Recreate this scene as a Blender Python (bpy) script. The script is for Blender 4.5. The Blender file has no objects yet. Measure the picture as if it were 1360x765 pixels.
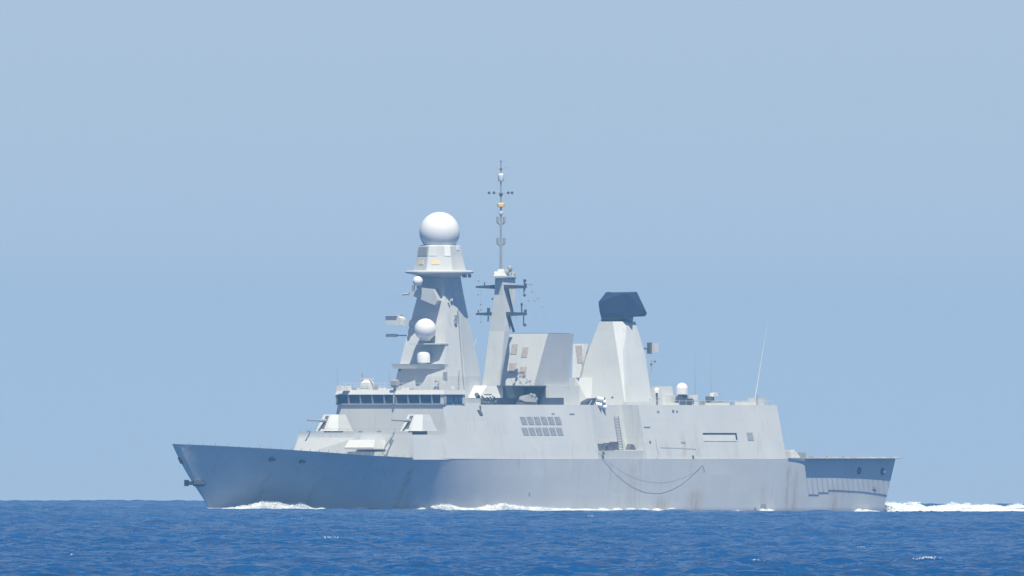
import bpy, bmesh, math, random
import numpy as np
from mathutils import Vector, Matrix

random.seed(7)
rng = np.random.default_rng(11)
sc = bpy.context.scene
col = sc.collection
rad = math.radians

# ------------------------------------------------------------------ camera, light, sky
EARTH = 6371000.0
CAM_H = 5.4                       # eye height above the sea
DIST = 5000.0                     # distance to the ship
FOC = 51000.0                     # focal length in pixels of the 1360 px wide photograph
PITCH = 221.4 / FOC
ROLL = 0.0040
DROP = DIST * DIST / (2 * EARTH)  # how far the round sea has dropped at the ship

cam_d = bpy.data.cameras.new("camera")
cam_d.sensor_width = 36.0
cam_d.lens = FOC / 1360.0 * 36.0
cam_d.clip_start = 1.0
cam_d.clip_end = 60000.0
cam = bpy.data.objects.new("camera", cam_d)
col.objects.link(cam)
cam.matrix_world = (Matrix.Translation((0, 0, CAM_H)) @ Matrix.Rotation(math.pi / 2 + PITCH, 4, 'X')
                    @ Matrix.Rotation(ROLL, 4, 'Z'))
sc.camera = cam

SUN_EL, SUN_AZ = rad(62), rad(80)            # azimuth measured from image right towards the viewer
SUN = Vector((math.cos(SUN_AZ) * math.cos(SUN_EL), -math.sin(SUN_AZ) * math.cos(SUN_EL), math.sin(SUN_EL)))
sun_d = bpy.data.lights.new("sun", 'SUN')
sun_d.energy = 5.0
sun_d.angle = rad(0.5)
sun_d.color = (1.0, 0.935, 0.76)
sun = bpy.data.objects.new("sun", sun_d)
col.objects.link(sun)
sun.rotation_euler = (-SUN).to_track_quat('-Z', 'Y').to_euler()

world = bpy.data.worlds.new("World")
sc.world = world
world.use_nodes = True
wn = world.node_tree
for n in list(wn.nodes):
    wn.nodes.remove(n)
w_out = wn.nodes.new('ShaderNodeOutputWorld')
w_bg = wn.nodes.new('ShaderNodeBackground')
w_sky = wn.nodes.new('ShaderNodeTexSky')
w_sky.sky_type = 'NISHITA'
w_sky.sun_disc = False
w_sky.sun_elevation = SUN_EL
w_sky.sun_rotation = math.atan2(SUN.x, SUN.y)
w_sky.altitude = 0
w_sky.air_density = 1.0
w_sky.dust_density = 0.3
w_sky.ozone_density = 2.5
w_bg.inputs['Strength'].default_value = 0.0655
# the long lens looks only at the lowest degree of sky: read the sky model a little above its white horizon band
w_tc = wn.nodes.new('ShaderNodeTexCoord')
w_add = wn.nodes.new('ShaderNodeVectorMath'); w_add.operation = 'ADD'
w_add.inputs[1].default_value = (0, 0, 0.092)
w_nrm = wn.nodes.new('ShaderNodeVectorMath'); w_nrm.operation = 'NORMALIZE'
wn.links.new(w_tc.outputs['Generated'], w_add.inputs[0])
wn.links.new(w_add.outputs[0], w_nrm.inputs[0])
wn.links.new(w_nrm.outputs[0], w_sky.inputs['Vector'])
w_tint = wn.nodes.new('ShaderNodeVectorMath'); w_tint.operation = 'MULTIPLY'
w_tint.inputs[1].default_value = (1.09, 0.968, 0.995)
wn.links.new(w_sky.outputs[0], w_tint.inputs[0])
wn.links.new(w_tint.outputs[0], w_bg.inputs['Color'])
wn.links.new(w_bg.outputs[0], w_out.inputs['Surface'])

sc.view_settings.view_transform = 'Standard'
sc.view_settings.look = 'None'
sc.view_settings.gamma = 1.0
sc.view_settings.exposure = 0.66
sc.view_settings.use_curve_mapping = False
sc.render.engine = 'CYCLES'
sc.cycles.use_denoising = True
sc.cycles.max_bounces = 6
sc.cycles.volume_bounces = 0
sc.render.filter_size = 2.3

# ------------------------------------------------------------------ materials
def new_mat(name):
    m = bpy.data.materials.new(name)
    m.use_nodes = True
    nt = m.node_tree
    b = nt.nodes['Principled BSDF']
    return m, nt, b

def nd(nt, t, **kw):
    n = nt.nodes.new(t)
    for k, v in kw.items():
        setattr(n, k, v)
    return n

def mth(nt, op, a, b=None, clamp=False):
    n = nd(nt, 'ShaderNodeMath', operation=op, use_clamp=clamp)
    for i, v in enumerate((a, b)):
        if v is None:
            continue
        if isinstance(v, (int, float)):
            n.inputs[i].default_value = v
        else:
            nt.links.new(v, n.inputs[i])
    return n.outputs[0]

def ramp(nt, fac, p0, p1):
    n = nd(nt, 'ShaderNodeMapRange')
    n.inputs[1].default_value = p0
    n.inputs[2].default_value = p1
    n.clamp = True
    nt.links.new(fac, n.inputs[0])
    return n.outputs[0]

def mixc(nt, fac, a, b):
    n = nd(nt, 'ShaderNodeMix', data_type='RGBA')
    for sock, v in ((n.inputs[0], fac), (n.inputs[6], a), (n.inputs[7], b)):
        if isinstance(v, (int, float)):
            sock.default_value = v
        elif isinstance(v, tuple):
            sock.default_value = (*v, 1) if len(v) == 3 else v
        else:
            nt.links.new(v, sock)
    return n.outputs[2]

def noise(nt, vec, scale, detail=4, rough=0.55):
    n = nd(nt, 'ShaderNodeTexNoise')
    n.inputs['Scale'].default_value = scale
    n.inputs['Detail'].default_value = detail
    n.inputs['Roughness'].default_value = rough
    nt.links.new(vec, n.inputs['Vector'])
    return n.outputs[0]

def scaled(nt, vec, s):
    n = nd(nt, 'ShaderNodeMapping')
    n.inputs['Scale'].default_value = s
    nt.links.new(vec, n.inputs['Vector'])
    return n.outputs[0]

# the rust runs down the ship's side: position aft of the pivot, top, bottom, half width, strength
RUNS = [(-33.0, 6.3, -0.5, 0.55, 0.5), (-31.6, 3.5, -0.5, 0.7, 0.32), (19.5, 2.2, -0.5, 1.3, 0.4),
        (27.0, 3.2, -0.5, 1.5, 0.38), (27.6, 12.0, 6.9, 0.35, 0.18), (47.4, 6.6, -0.5, 0.35, 0.45),
        (49.0, 5.8, -0.5, 0.5, 0.3), (58.5, 3.6, -0.5, 0.8, 0.35), (-56.5, 5.8, 0.5, 0.5, 0.3), (3.0, 2.4, -0.5, 0.4, 0.25),
        (-47.5, 5.0, 0.0, 0.5, 0.25), (42.0, 4.0, 0, 0.6, 0.2), (13.0, 6.7, -0.5, 0.8, 0.18), (24.6, 10.6, 6.9, 0.5, 0.3), (-27.4, 10.2, 6.9, 0.3, 0.2), (21.0, 9.5, 6.9, 0.5, 0.2), (36.0, 9.8, 6.9, 0.4, 0.2), (-8.0, 9.0, 6.9, 0.5, 0.15), (6.0, 13.0, 9.0, 0.4, 0.15)]

def paint(name, base, dirt=0.22, runs=False, rough=0.55, dirt_col=(0.30, 0.245, 0.19)):
    m, nt, b = new_mat(name)
    tc = nd(nt, 'ShaderNodeTexCoord').outputs['Object']
    big = noise(nt, tc, 0.16, 5, 0.6)
    patch = noise(nt, scaled(nt, tc, (0.22, 0.22, 0.5)), 1.0, 3)
    c = mixc(nt, ramp(nt, big, 0.3, 0.7), tuple(v * 0.93 for v in base), tuple(v * 1.05 for v in base))
    c = mixc(nt, mth(nt, 'MULTIPLY', ramp(nt, patch, 0.5, 0.62), 0.35), c, tuple(v * g for v, g in zip(base, (0.93, 0.94, 0.97))))
    # plates repainted at different times
    snap = nd(nt, 'ShaderNodeVectorMath', operation='SNAP')
    snap.inputs[1].default_value = (4.3, 40.0, 2.35)
    nt.links.new(tc, snap.inputs[0])
    wnz = nd(nt, 'ShaderNodeTexWhiteNoise')
    nt.links.new(snap.outputs[0], wnz.inputs['Vector'])
    c = mixc(nt, mth(nt, 'MULTIPLY', ramp(nt, wnz.outputs['Value'], 0.35, 1.0), 0.55), c, tuple(v * g for v, g in zip(base, (0.90, 0.91, 0.93))))
    streak = noise(nt, scaled(nt, tc, (1.6, 1.6, 0.09)), 1.0, 4, 0.65)
    gate = ramp(nt, noise(nt, tc, 0.11, 2), 0.45, 0.65)
    s = mth(nt, 'MULTIPLY', mth(nt, 'MULTIPLY', ramp(nt, streak, 0.54, 0.72), gate), dirt)
    c = mixc(nt, s, c, dirt_col)
    if runs:
        sep = nd(nt, 'ShaderNodeSeparateXYZ')
        nt.links.new(tc, sep.inputs[0])
        wob = mth(nt, 'MULTIPLY', mth(nt, 'SUBTRACT', noise(nt, scaled(nt, tc, (0.6, 0.6, 0.5)), 1.0, 3), 0.5), 1.8)
        x = mth(nt, 'ADD', sep.outputs[0], wob)
        fine = ramp(nt, noise(nt, scaled(nt, tc, (3, 3, 0.3)), 1.0, 4, 0.7), 0.3, 0.65)
        for (xk, zt, zb, hw, st) in RUNS:
            d = mth(nt, 'ABSOLUTE', mth(nt, 'SUBTRACT', x, xk))
            a = mth(nt, 'SUBTRACT', 1.0, ramp(nt, d, 0.0, hw * 1.6))
            v = mth(nt, 'MULTIPLY', ramp(nt, mth(nt, 'MULTIPLY', sep.outputs[2], -1), -zt, -zt + 1.2),
                    ramp(nt, sep.outputs[2], zb, zb + 0.3))
            f = mth(nt, 'MULTIPLY', mth(nt, 'MULTIPLY', mth(nt, 'MULTIPLY', a, v), fine), min(.95, st * 1.9))
            c = mixc(nt, f, c, (0.36, 0.255, 0.15))
        # horizontal plating seams, very faint
        br = mth(nt, 'PINGPONG', mth(nt, 'ADD', sep.outputs[2], 20.3), 0.85)
        seam = mth(nt, 'MULTIPLY', mth(nt, 'SUBTRACT', 1.0, ramp(nt, br, 0.0, 0.06)), 0.16)
        c = mixc(nt, seam, c, tuple(v * 0.72 for v in base))
    nt.links.new(c, b.inputs['Base Color'])
    b.inputs['Roughness'].default_value = rough
    b.inputs['Specular IOR Level'].default_value = 0.3
    bp = nd(nt, 'ShaderNodeBump')
    bp.inputs['Strength'].default_value = 0.25
    bp.inputs['Distance'].default_value = 0.08
    nt.links.new(noise(nt, tc, 0.55, 3), bp.inputs['Height'])
    nt.links.new(bp.outputs[0], b.inputs['Normal'])
    return m

def plain(name, base, rough=0.6, var=0.08, scale=1.2, spec=0.3, metal=0.0):
    m, nt, b = new_mat(name)
    tc = nd(nt, 'ShaderNodeTexCoord').outputs['Object']
    c = mixc(nt, ramp(nt, noise(nt, tc, scale, 4), 0.3, 0.7), tuple(v * (1 - var) for v in base), tuple(min(1, v * (1 + var)) for v in base))
    nt.links.new(c, b.inputs['Base Color'])
    b.inputs['Roughness'].default_value = rough
    b.inputs['Specular IOR Level'].default_value = spec
    b.inputs['Metallic'].default_value = metal
    return m

GREY = (0.505, 0.52, 0.522)
M = {
    'hull': paint("hull_paint", (0.55, 0.562, 0.565), 0.45, True),
    'grey': paint("ship_paint", GREY, 0.22),
    'side': paint("side_paint", GREY, 0.5, True),
    'mast': paint("mast_paint", (0.50, 0.515, 0.517), 0.4),
    'deck': plain("deck_paint", (0.20, 0.205, 0.21), 0.8, 0.15),
    'white': plain("radome_white", (0.66, 0.67, 0.67), 0.32, 0.02, 0.5, 0.4),
    'pale': plain("pale_paint", (0.56, 0.565, 0.55), 0.5, 0.05),
    'dark': plain("dark_metal", (0.10, 0.105, 0.115), 0.6, 0.2),
    'black': plain("black_paint", (0.012, 0.026, 0.072), 0.55, 0.15, 1.0),
    'slate': plain("slate_paint_and_shade", (0.055, 0.072, 0.10), 0.5, 0.15, 1.0),  # dark fittings; also painted shade in the funnel gallery and on deck
    'mid': plain("mid_grey", (0.27, 0.285, 0.30), 0.6, 0.1),
    'grille': plain("grille_brown", (0.36, 0.315, 0.29), 0.8, 0.2, 3.0),
    'intake': plain("intake_grey", (0.25, 0.265, 0.29), 0.7, 0.25, 2.5),
    'yellow': plain("faded_yellow", (0.66, 0.54, 0.30), 0.6, 0.12),
    'amber': plain("amber_drum", (0.75, 0.52, 0.20), 0.5, 0.1),
    'rope': plain("rope_dark", (0.30, 0.31, 0.32), 0.9, 0.2),
    'canvas': plain("grey_canvas", (0.22, 0.23, 0.25), 0.85, 0.25, 2.0),
    'wood': plain("weathered_edge", (0.42, 0.39, 0.36), 0.8, 0.25, 0.8),
}
# slats drawn into the ventilation panels
for key in ('grille', 'intake'):
    nt = M[key].node_tree
    b = nt.nodes['Principled BSDF']
    tc = nd(nt, 'ShaderNodeTexCoord').outputs['Object']
    sep = nd(nt, 'ShaderNodeSeparateXYZ')
    nt.links.new(tc, sep.inputs[0])
    bp = nd(nt, 'ShaderNodeBump')
    bp.inputs['Strength'].default_value = 0.8
    bp.inputs['Distance'].default_value = 0.06
    nt.links.new(mth(nt, 'PINGPONG', sep.outputs[2], 0.09), bp.inputs['Height'])
    nt.links.new(bp.outputs[0], b.inputs['Normal'])

gm, gnt, gb = new_mat("bridge_glass")
gb.inputs['Base Color'].default_value = (0.012, 0.042, 0.10, 1)
gb.inputs['Roughness'].default_value = 0.075
gb.inputs['Specular IOR Level'].default_value = 0.5
M['glass'] = gm

fm, fnt, fb = new_mat("sea_foam")
ftc = nd(fnt, 'ShaderNodeTexCoord').outputs['Object']
fnt.links.new(mixc(fnt, ramp(fnt, noise(fnt, ftc, 0.9, 5), 0.35, 0.6), (0.5, 0.56, 0.6), (0.78, 0.79, 0.80)), fb.inputs['Base Color'])
fb.inputs['Roughness'].default_value = 0.9
fb.inputs['Specular IOR Level'].default_value = 0.1
M['foam'] = fm

# sea water
sm, snt, sb = new_mat("sea_water")
gpos = nd(snt, 'ShaderNodeNewGeometry').outputs['Position']
tone = noise(snt, scaled(snt, gpos, (1, 0.3, 1)), 0.02, 3, 0.6)
snt.links.new(mixc(snt, ramp(snt, tone, 0.35, 0.65), (0.0002, 0.037, 0.138), (0.0003, 0.051, 0.180)), sb.inputs['Base Color'])
sb.inputs['Roughness'].default_value = 0.16
sb.inputs['IOR'].default_value = 1.33
sb.inputs['Specular IOR Level'].default_value = 0.075
def ripple(vec, scale, amount):
    n = nd(snt, 'ShaderNodeTexNoise')
    n.inputs['Scale'].default_value = scale
    n.inputs['Detail'].default_value = 2
    snt.links.new(vec, n.inputs['Vector'])
    a = nd(snt, 'ShaderNodeVectorMath', operation='SUBTRACT')
    a.inputs[1].default_value = (.5, .5, .5)
    snt.links.new(n.outputs['Color'], a.inputs[0])
    m_ = nd(snt, 'ShaderNodeVectorMath', operation='MULTIPLY')
    m_.inputs[1].default_value = (amount, amount, 0)
    snt.links.new(a.outputs[0], m_.inputs[0])
    return m_.outputs[0]
def vadd(a, b):
    n = nd(snt, 'ShaderNodeVectorMath', operation='ADD')
    snt.links.new(a, n.inputs[0])
    snt.links.new(b, n.inputs[1])
    return n.outputs[0]
nrm = nd(snt, 'ShaderNodeVectorMath', operation='NORMALIZE')
snt.links.new(vadd(nd(snt, 'ShaderNodeNewGeometry').outputs['Normal'],
                   vadd(ripple(scaled(snt, gpos, (1, .8, 1)), 1.5, 1.8), ripple(scaled(snt, gpos, (1, .8, 1)), 4.6, 1.7))), nrm.inputs[0])
snt.links.new(nrm.outputs[0], sb.inputs['Normal'])

# ------------------------------------------------------------------ the sea
def tag(o, label=None, cat=None, group=None, kind=None):
    if label: o['label'] = label
    if cat: o['category'] = cat
    if group: o['group'] = group
    if kind: o['kind'] = kind
    return o

K_WAVES = 60
w_len = np.exp(rng.uniform(math.log(1.3), math.log(12), K_WAVES))
w_dir = rng.normal(rad(-70), rad(55), K_WAVES)           # wind waves running towards the viewer and to the right
w_amp = 0.0105 * w_len ** 0.5
w_amp *= 0.165 / math.sqrt((w_amp ** 2).sum() / 2)
w_ph = rng.uniform(0, 2 * math.pi, K_WAVES)

def wave_height(x, y, cell):
    z = np.zeros_like(x)
    gust = 0.8 + 0.35 * np.sin(x * 0.031 + y * 0.012 + 1.3) * np.sin(y * 0.017 - x * 0.009)
    for l, d, a, p in zip(w_len, w_dir, w_amp, w_ph):
        k = 2 * math.pi / l
        fade = np.clip((l / cell - 2.2) / 1.8, 0, 1)
        s = np.sin(k * (math.cos(d) * x + math.sin(d) * y) + p)
        z += fade * a * (s + 0.22 * a * k * 8 * (s * s - 0.5))
    far = np.clip((np.hypot(x, y) - 6200) / 2200, 0, 1)
    return z * gust * (1 + 1.5 * far)

def sea_level(x, y):
    return -(x * x + y * y) / (2 * EARTH)

az = np.concatenate([np.linspace(-180, -6, 20), np.linspace(-5, -1.2, 16), np.linspace(-1.05, 1.05, 360),
                     np.linspace(1.2, 5, 16), np.linspace(6, 180, 20)])
az = np.radians(az[:-1])                                   # -180 and 180 are the same
rows = [6, 20, 60, 150, 400, 800, 1200, 1500]
d = 1560.0
while d < 9400:
    rows.append(d)
    d += 0.00029 * d
rows += [9600, 10000, 10700]
rows = np.array(rows)
nA, nR = len(az), len(rows)
R, AZ = np.meshgrid(rows, az, indexing='ij')
X, Y = R * np.sin(AZ), R * np.cos(AZ)
daz = np.abs(np.gradient(az))
dr = np.gradient(rows)
cell = np.maximum(np.broadcast_to(dr[:, None], R.shape), R * daz[None, :])
Z = sea_level(X, Y) + wave_height(X, Y, cell)
co = np.stack([X, Y, Z], -1).reshape(-1, 3)
co = np.vstack([[[0, 0, 0]], co]).astype(np.float32)
i0 = np.arange(nR - 1)[:, None] * nA
j0 = np.arange(nA)[None, :]
j1 = (j0 + 1) % nA
quads = np.stack([i0 + j0, i0 + j1, i0 + nA + j1, i0 + nA + j0], -1).reshape(-1, 4)[:, ::-1] + 1
tri = np.stack([np.zeros(nA, int), 1 + j1[0], 1 + j0[0]], -1)[:, ::-1]
me = bpy.data.meshes.new("sea")
me.vertices.add(len(co))
me.vertices.foreach_set('co', co.ravel())
loops = np.concatenate([quads.ravel(), tri.ravel()]).astype(np.int32)
me.loops.add(len(loops))
me.loops.foreach_set('vertex_index', loops)
starts = np.concatenate([np.arange(len(quads)) * 4, len(quads) * 4 + np.arange(len(tri)) * 3]).astype(np.int32)
me.polygons.add(len(starts))
me.polygons.foreach_set('loop_start', starts)
me.polygons.foreach_set('use_smooth', np.ones(len(starts), dtype=bool))
me.update(calc_edges=True)
me.validate()
me.materials.append(sm)
sea = bpy.data.objects.new("sea", me)
col.objects.link(sea)
tag(sea, 'deep blue choppy open sea running out to the horizon', 'sea', kind='structure')
if sum(p.normal.z for p in list(me.polygons)[:50]) < 0:
    me.flip_normals()
SEA_X, SEA_Y, SEA_Z = X, Y, Z

# ------------------------------------------------------------------ ship frame and mesh helpers
# The ship is measured in metres: A aft of the stem head, b to port of the centre line, z above the waterline.
YAW = rad(53)
CY, SY = math.cos(YAW), math.sin(YAW)

def A_(px, b):                     # survey: where a feature at picture column px lies along the ship
    u = (px - 680) / FOC
    return (u * (DIST - b * CY) - b * SY) / (CY - u * SY) + 73

def Z_(py, A=73.0, b=0.0):         # survey: height above the waterline of a feature at picture row py
    Yd = (A - 73) * SY - b * CY
    return ((382.5 - py) / FOC + PITCH) * (DIST + Yd) + CAM_H + DROP

def loc(p):
    return Vector((p[0] - 73, -p[1], p[2]))

def off_img(dr_, dy_):             # an offset across (right) and away from the viewer, as (dA, db)
    return (CY * dr_ + SY * dy_, SY * dr_ - CY * dy_)

class MB:
    def __init__(self):
        self.bm = bmesh.new()
    def loft(self, *rings, caps=True):
        vs = [[self.bm.verts.new(loc(p)) for p in r] for r in rings]
        n = len(vs[0])
        for a, b in zip(vs[:-1], vs[1:]):
            for i in range(n):
                self.bm.faces.new((a[i], a[(i + 1) % n], b[(i + 1) % n], b[i]))
        if caps:
            self.bm.faces.new(vs[0])
            self.bm.faces.new(vs[-1][::-1])
        return self
    def box(self, A0, A1, b0, b1, z0, z1):
        return self.loft([(A0, b0, z0), (A1, b0, z0), (A1, b1, z0), (A0, b1, z0)],
                         [(A0, b0, z1), (A1, b0, z1), (A1, b1, z1), (A0, b1, z1)])
    def taper(self, A0, A1, b, z0, A2, A3, b2, z1, bc=0.0):
        return self.loft([(A0, bc - b, z0), (A1, bc - b, z0), (A1, bc + b, z0), (A0, bc + b, z0)],
                         [(A2, bc - b2, z1), (A3, bc - b2, z1), (A3, bc + b2, z1), (A2, bc + b2, z1)])
    def hull(self, pts):
        vs = [self.bm.verts.new(loc(p)) for p in pts]
        r = bmesh.ops.convex_hull(self.bm, input=vs)
        dead = {g for k in ('geom_interior', 'geom_unused') for g in r[k] if isinstance(g, bmesh.types.BMVert) and g.is_valid}
        if dead:
            bmesh.ops.delete(self.bm, geom=list(dead), context='VERTS')
        return self
    def tube(self, pts, r, n=6):
        pts = [Vector(p) for p in pts]
        rr = r if isinstance(r, (list, tuple)) else [r] * len(pts)
        rings = []
        for i, p in enumerate(pts):
            t = (pts[min(i + 1, len(pts) - 1)] - pts[max(i - 1, 0)]).normalized()
            u = t.cross(Vector((0, 0, 1)) if abs(t.z) < 0.9 else Vector((1, 0, 0))).normalized()
            v = t.cross(u)
            rings.append([p + rr[i] * (math.cos(q) * u + math.sin(q) * v) for q in (2 * math.pi * k / n for k in range(n))])
        return self.loft(*rings)
    def lathe(self, A, b, prof, n=24, a0=0.0):
        rings = [[(A + r * math.cos(a0 + 2 * math.pi * k / n), b + r * math.sin(a0 + 2 * math.pi * k / n), z) for k in range(n)] for r, z in prof]
        return self.loft(*rings)
    def ball(self, A, b, z, r, n=32, cut=-1.0, sz=1.0):
        m = n // 2
        lo = math.asin(max(-0.999, cut))
        prof = [(max(0.01, r * math.cos(t)), z + sz * r * math.sin(t)) for t in (lo + (math.pi / 2 * 0.998 - lo) * k / m for k in range(m + 1))]
        return self.lathe(A, b, prof, n)
    def build(self, name, mat, parent=None, smooth=False, bevel=0.0):
        bmesh.ops.recalc_face_normals(self.bm, faces=self.bm.faces)
        me = bpy.data.meshes.new(name)
        self.bm.to_mesh(me)
        self.bm.free()
        me.materials.append(M[mat] if isinstance(mat, str) else mat)
        if smooth:
            me.polygons.foreach_set('use_smooth', [True] * len(me.polygons))
            if hasattr(me, 'set_sharp_from_angle'):
                me.set_sharp_from_angle(angle=rad(35))
        o = bpy.data.objects.new(name, me)
        col.objects.link(o)
        if parent:
            o.parent = parent
        if bevel:
            bv = o.modifiers.new('bevel', 'BEVEL')
            bv.width = bevel
            bv.segments = 2
            bv.limit_method = 'ANGLE'
        return o

def dup(o, shift, parent=None):
    c = o.copy()
    col.objects.link(c)
    c.parent = parent or o.parent
    c.location = o.location + Vector((shift[0], -shift[1], shift[2]))
    for ch in [k for k in o.children]:
        g = ch.copy()
        col.objects.link(g)
        g.parent = c
    return c

ship = bpy.data.objects.new("warship", None)
col.objects.link(ship)
ship.matrix_world = (Matrix.Translation((0, DIST, -DROP)) @ Matrix.Rotation(ROLL, 4, Vector((0, -1, 0))) @ Matrix.Rotation(YAW, 4, 'Z'))
tag(ship, 'grey naval frigate with a white radar dome on its tall mast under way at sea', 'warship')

# ------------------------------------------------------------------ hull
def interp(x, pts):
    return float(np.interp(x, [p[0] for p in pts], [p[1] for p in pts]))

LOA = 145.0
DECKB = [(0, 0.0), (.3, .5), (1, 1.0), (2, 1.75), (4, 2.95), (6, 3.95), (10, 5.4), (15, 6.95), (20, 7.95), (25, 8.65), (30, 9.2), (36, 9.65), (42, 9.9), (50, 10.1), (62, 10.15), (100, 10.15), (117, 10.05), (122, 9.95), (130, 9.5), (145, 8.7)]
WATB = [(0, 0.0), (.3, .14), (1, .28), (5, 0.5), (10, 0.85), (20, 2.6), (30, 5.0), (40, 7.4), (50, 8.95), (60, 9.55), (75, 9.8), (100, 9.8), (120, 9.45), (135, 8.65), (145, 7.9)]
SHEER = [(0, 8.75), (8, 8.35), (16, 7.95), (28, 7.3), (38, 6.95), (44, 6.85), (60, 6.8), (145, 6.8)]
STEM = [(-2, 10.3), (0.0, 8.7), (1.5, 7.3), (3.0, 5.7), (4.6, 4.1), (6.6, 2.35), (8.75, 0.86)]

def half_breadth(s, z):
    zd = interp(s, SHEER)
    t = max(0.0, min(1.0, z / zd))
    w = interp(s, [(0, 1.0), (4, .9), (12, 0.6), (28, 0.4), (38, 0.8), (46, 1.0)])
    k = w * t + (1 - w) * t ** 2.3
    b0, b1 = interp(s, WATB), interp(s, DECKB)
    if z < 0:
        return max(0.0, b0 + z * 0.35 * min(1, s / 30))
    return b0 + (b1 - b0) * k

def hull_grid():
    sta = [0, .15, .3, .6, 1, 2, 3.2, 4.6, 6, 8, 10, 12.5, 15, 17.5, 20, 22.5, 25, 27.5, 30, 33, 36, 39, 42, 46, 50, 55, 60, 66, 75, 85, 95, 105, 115, 122, 130, 138, 145]
    lev = [-0.22, -0.1, 0, 0.08, 0.16, 0.25, 0.34, 0.43, 0.52, 0.61, 0.7, 0.79, 0.87, 0.94, 1.0]
    return sta, lev

def hull_point(s, t):
    zd = interp(s, SHEER)
    z = t * zd
    As = interp(z, STEM)
    Ae = 143.9 + 1.6 * max(0, z) / 6.8
    return (As + (Ae - As) * s / LOA, half_breadth(s, z), z)

sta, lev = hull_grid()
h = MB()
grid = {}
for sgn in (1, -1):
    for i, s in enumerate(sta):
        for j, t in enumerate(lev):
            p = hull_point(s, t)
            if i == 0 and sgn == -1:
                grid[(sgn, i, j)] = grid[(1, i, j)]
                continue
            grid[(sgn, i, j)] = h.bm.verts.new(loc((p[0], sgn * p[1], p[2])))
    for i in range(len(sta) - 1):
        for j in range(len(lev) - 1):
            q = [grid[(sgn, i, j)], grid[(sgn, i + 1, j)], grid[(sgn, i + 1, j + 1)], grid[(sgn, i, j + 1)]]
            h.bm.faces.new(q)
n_ = len(sta) - 1
for j in range(len(lev) - 1):
    h.bm.faces.new([grid[(1, n_, j)], grid[(-1, n_, j)], grid[(-1, n_, j + 1)], grid[(1, n_, j + 1)]])
hull = h.build("hull", 'hull', ship, smooth=True)

dk = MB()
top = len(lev) - 1
for i in range(len(sta) - 1):
    a, b_ = hull_point(sta[i], 1), hull_point(sta[i + 1], 1)
    P = [(a[0], a[1], a[2] - .06), (b_[0], b_[1], b_[2] - .06), (b_[0], -b_[1], b_[2] - .06), (a[0], -a[1], a[2] - .06)]
    v = [dk.bm.verts.new(loc(p)) for p in P]
    if i == 0:
        dk.bm.faces.new((v[0], v[1], v[2]))
    else:
        dk.bm.faces.new(v)
bmesh.ops.remove_doubles(dk.bm, verts=dk.bm.verts, dist=0.001)
dk.build("main_deck", 'deck', ship)

def on_hull(px, py, eps=0.0):
    """ship position of the hull's port side at a surveyed picture position"""
    b = 8.0
    for _ in range(60):
        A = A_(px, b)
        z = Z_(py, A, b)
        zd = 6.9
        s = 0.0
        lo_, hi_ = 0.0, LOA
        for _k in range(40):
            s = (lo_ + hi_) / 2
            As = interp(z, STEM); Ae = 143.9 + 1.6 * max(0, z) / 6.8
            if As + (Ae - As) * s / LOA < A: lo_ = s
            else: hi_ = s
        b += 0.6 * (half_breadth(s, z) - b)
    return (A, b + eps, z)

# hawse holes, anchors, stern fittings
for k, (px, py) in enumerate(((363, 609), (403, 612))):
    A, b, z = on_hull(px, py)
    MB().hull([(A + dx, b + dy, z + dz) for dx in (-.5, .5) for dy in (-.25, .10) for dz in (-.30, .30)]).build("hawse_hole", 'black', hull)
for (px, py) in ((1142, 625), (1173, 626)):
    A, b, z = on_hull(px, py)
    MB().hull([(A + .45 * math.cos(q), b + dy, z + .5 * math.sin(q)) for q in np.linspace(0, 6.28, 13)[:-1] for dy in (-.25, .07)]).build("stern_port", 'black', hull)
A, b, z = on_hull(1173.5, 626)
MB().ball(A + .1, b + .12, z - .05, 0.2, 12).build("port_light", 'white', hull)
# stem anchor housed across the bow and the anchor pocket beside it
As = interp(3.4, STEM)
an = MB()
an.hull([(As - .2 + dx, y, 3.7 + dz) for dx in (-.9, .8) for y in (-.55, .3) for dz in (-.24, .24)])
an.hull([(As + .3 + dx, y, 3.5 + dz) for dx in (-.3, 1.0) for y in (-.3, .7) for dz in (-.2, .2)])
an.hull([(As - 1.0 + dx, -.6 + y, 3.7 + dz) for dx in (-.2, .3) for y in (-.2, .2) for dz in (-.38, .42)])
an.build("anchor", 'black', hull)
A, b, z = on_hull(268, 640)
MB().hull([(A + dx, b + dy, z + dz) for dx in (-1.0, 1.0) for dy in (-.5, .22) for dz in (-.28, .24)]).build("anchor", 'dark', hull)
MB().hull([(interp(6.6 + dz, STEM) + dx, dy, 6.6 + dz) for dx in (-.08, .5) for dy in (-.3, .3) for dz in (-.4, .4)]).build("fairlead", 'dark', hull)
for px, py, w, hh in ((1015, 672, 1.1, .5), (1004, 675, .5, .3), (704, 655, .25, .3), (1190 - 28, 648, .9, .35)):
    A, b, z = on_hull(px, py)
    MB().hull([(A + dx, b + dy, z + dz) for dx in (-w / 2, w / 2) for dy in (-.15, .06) for dz in (-hh / 2, hh / 2)]).build("discharge_outlet", 'mid', hull)

# ropes hanging down the side
def rope(p0, p1, sag, r, name="rope"):
    pts = []
    for k in range(29):
        t = k / 28
        x = p0[0] + (p1[0] - p0[0]) * t
        y = p0[1] + (p1[1] - p0[1]) * t + 4 * sag * t * (1 - t) + random.uniform(-.4, .4)
        A, b, z = on_hull(x, y, 0.035) if y > 611 else (A_(x, 10.2), 10.25, Z_(y, A_(x, 10.2), 10.2))
        pts.append((A, b, z))
    return MB().tube(pts, r, 6).build(name, 'rope', hull)
rope((796, 602), (933, 617), 45, 0.014)
rope((797, 603), (930, 622), 27, 0.007)
rope((933, 617), (931, 638), 2, 0.02)
rope((934, 617), (937, 626), 1, 0.025)

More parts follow.
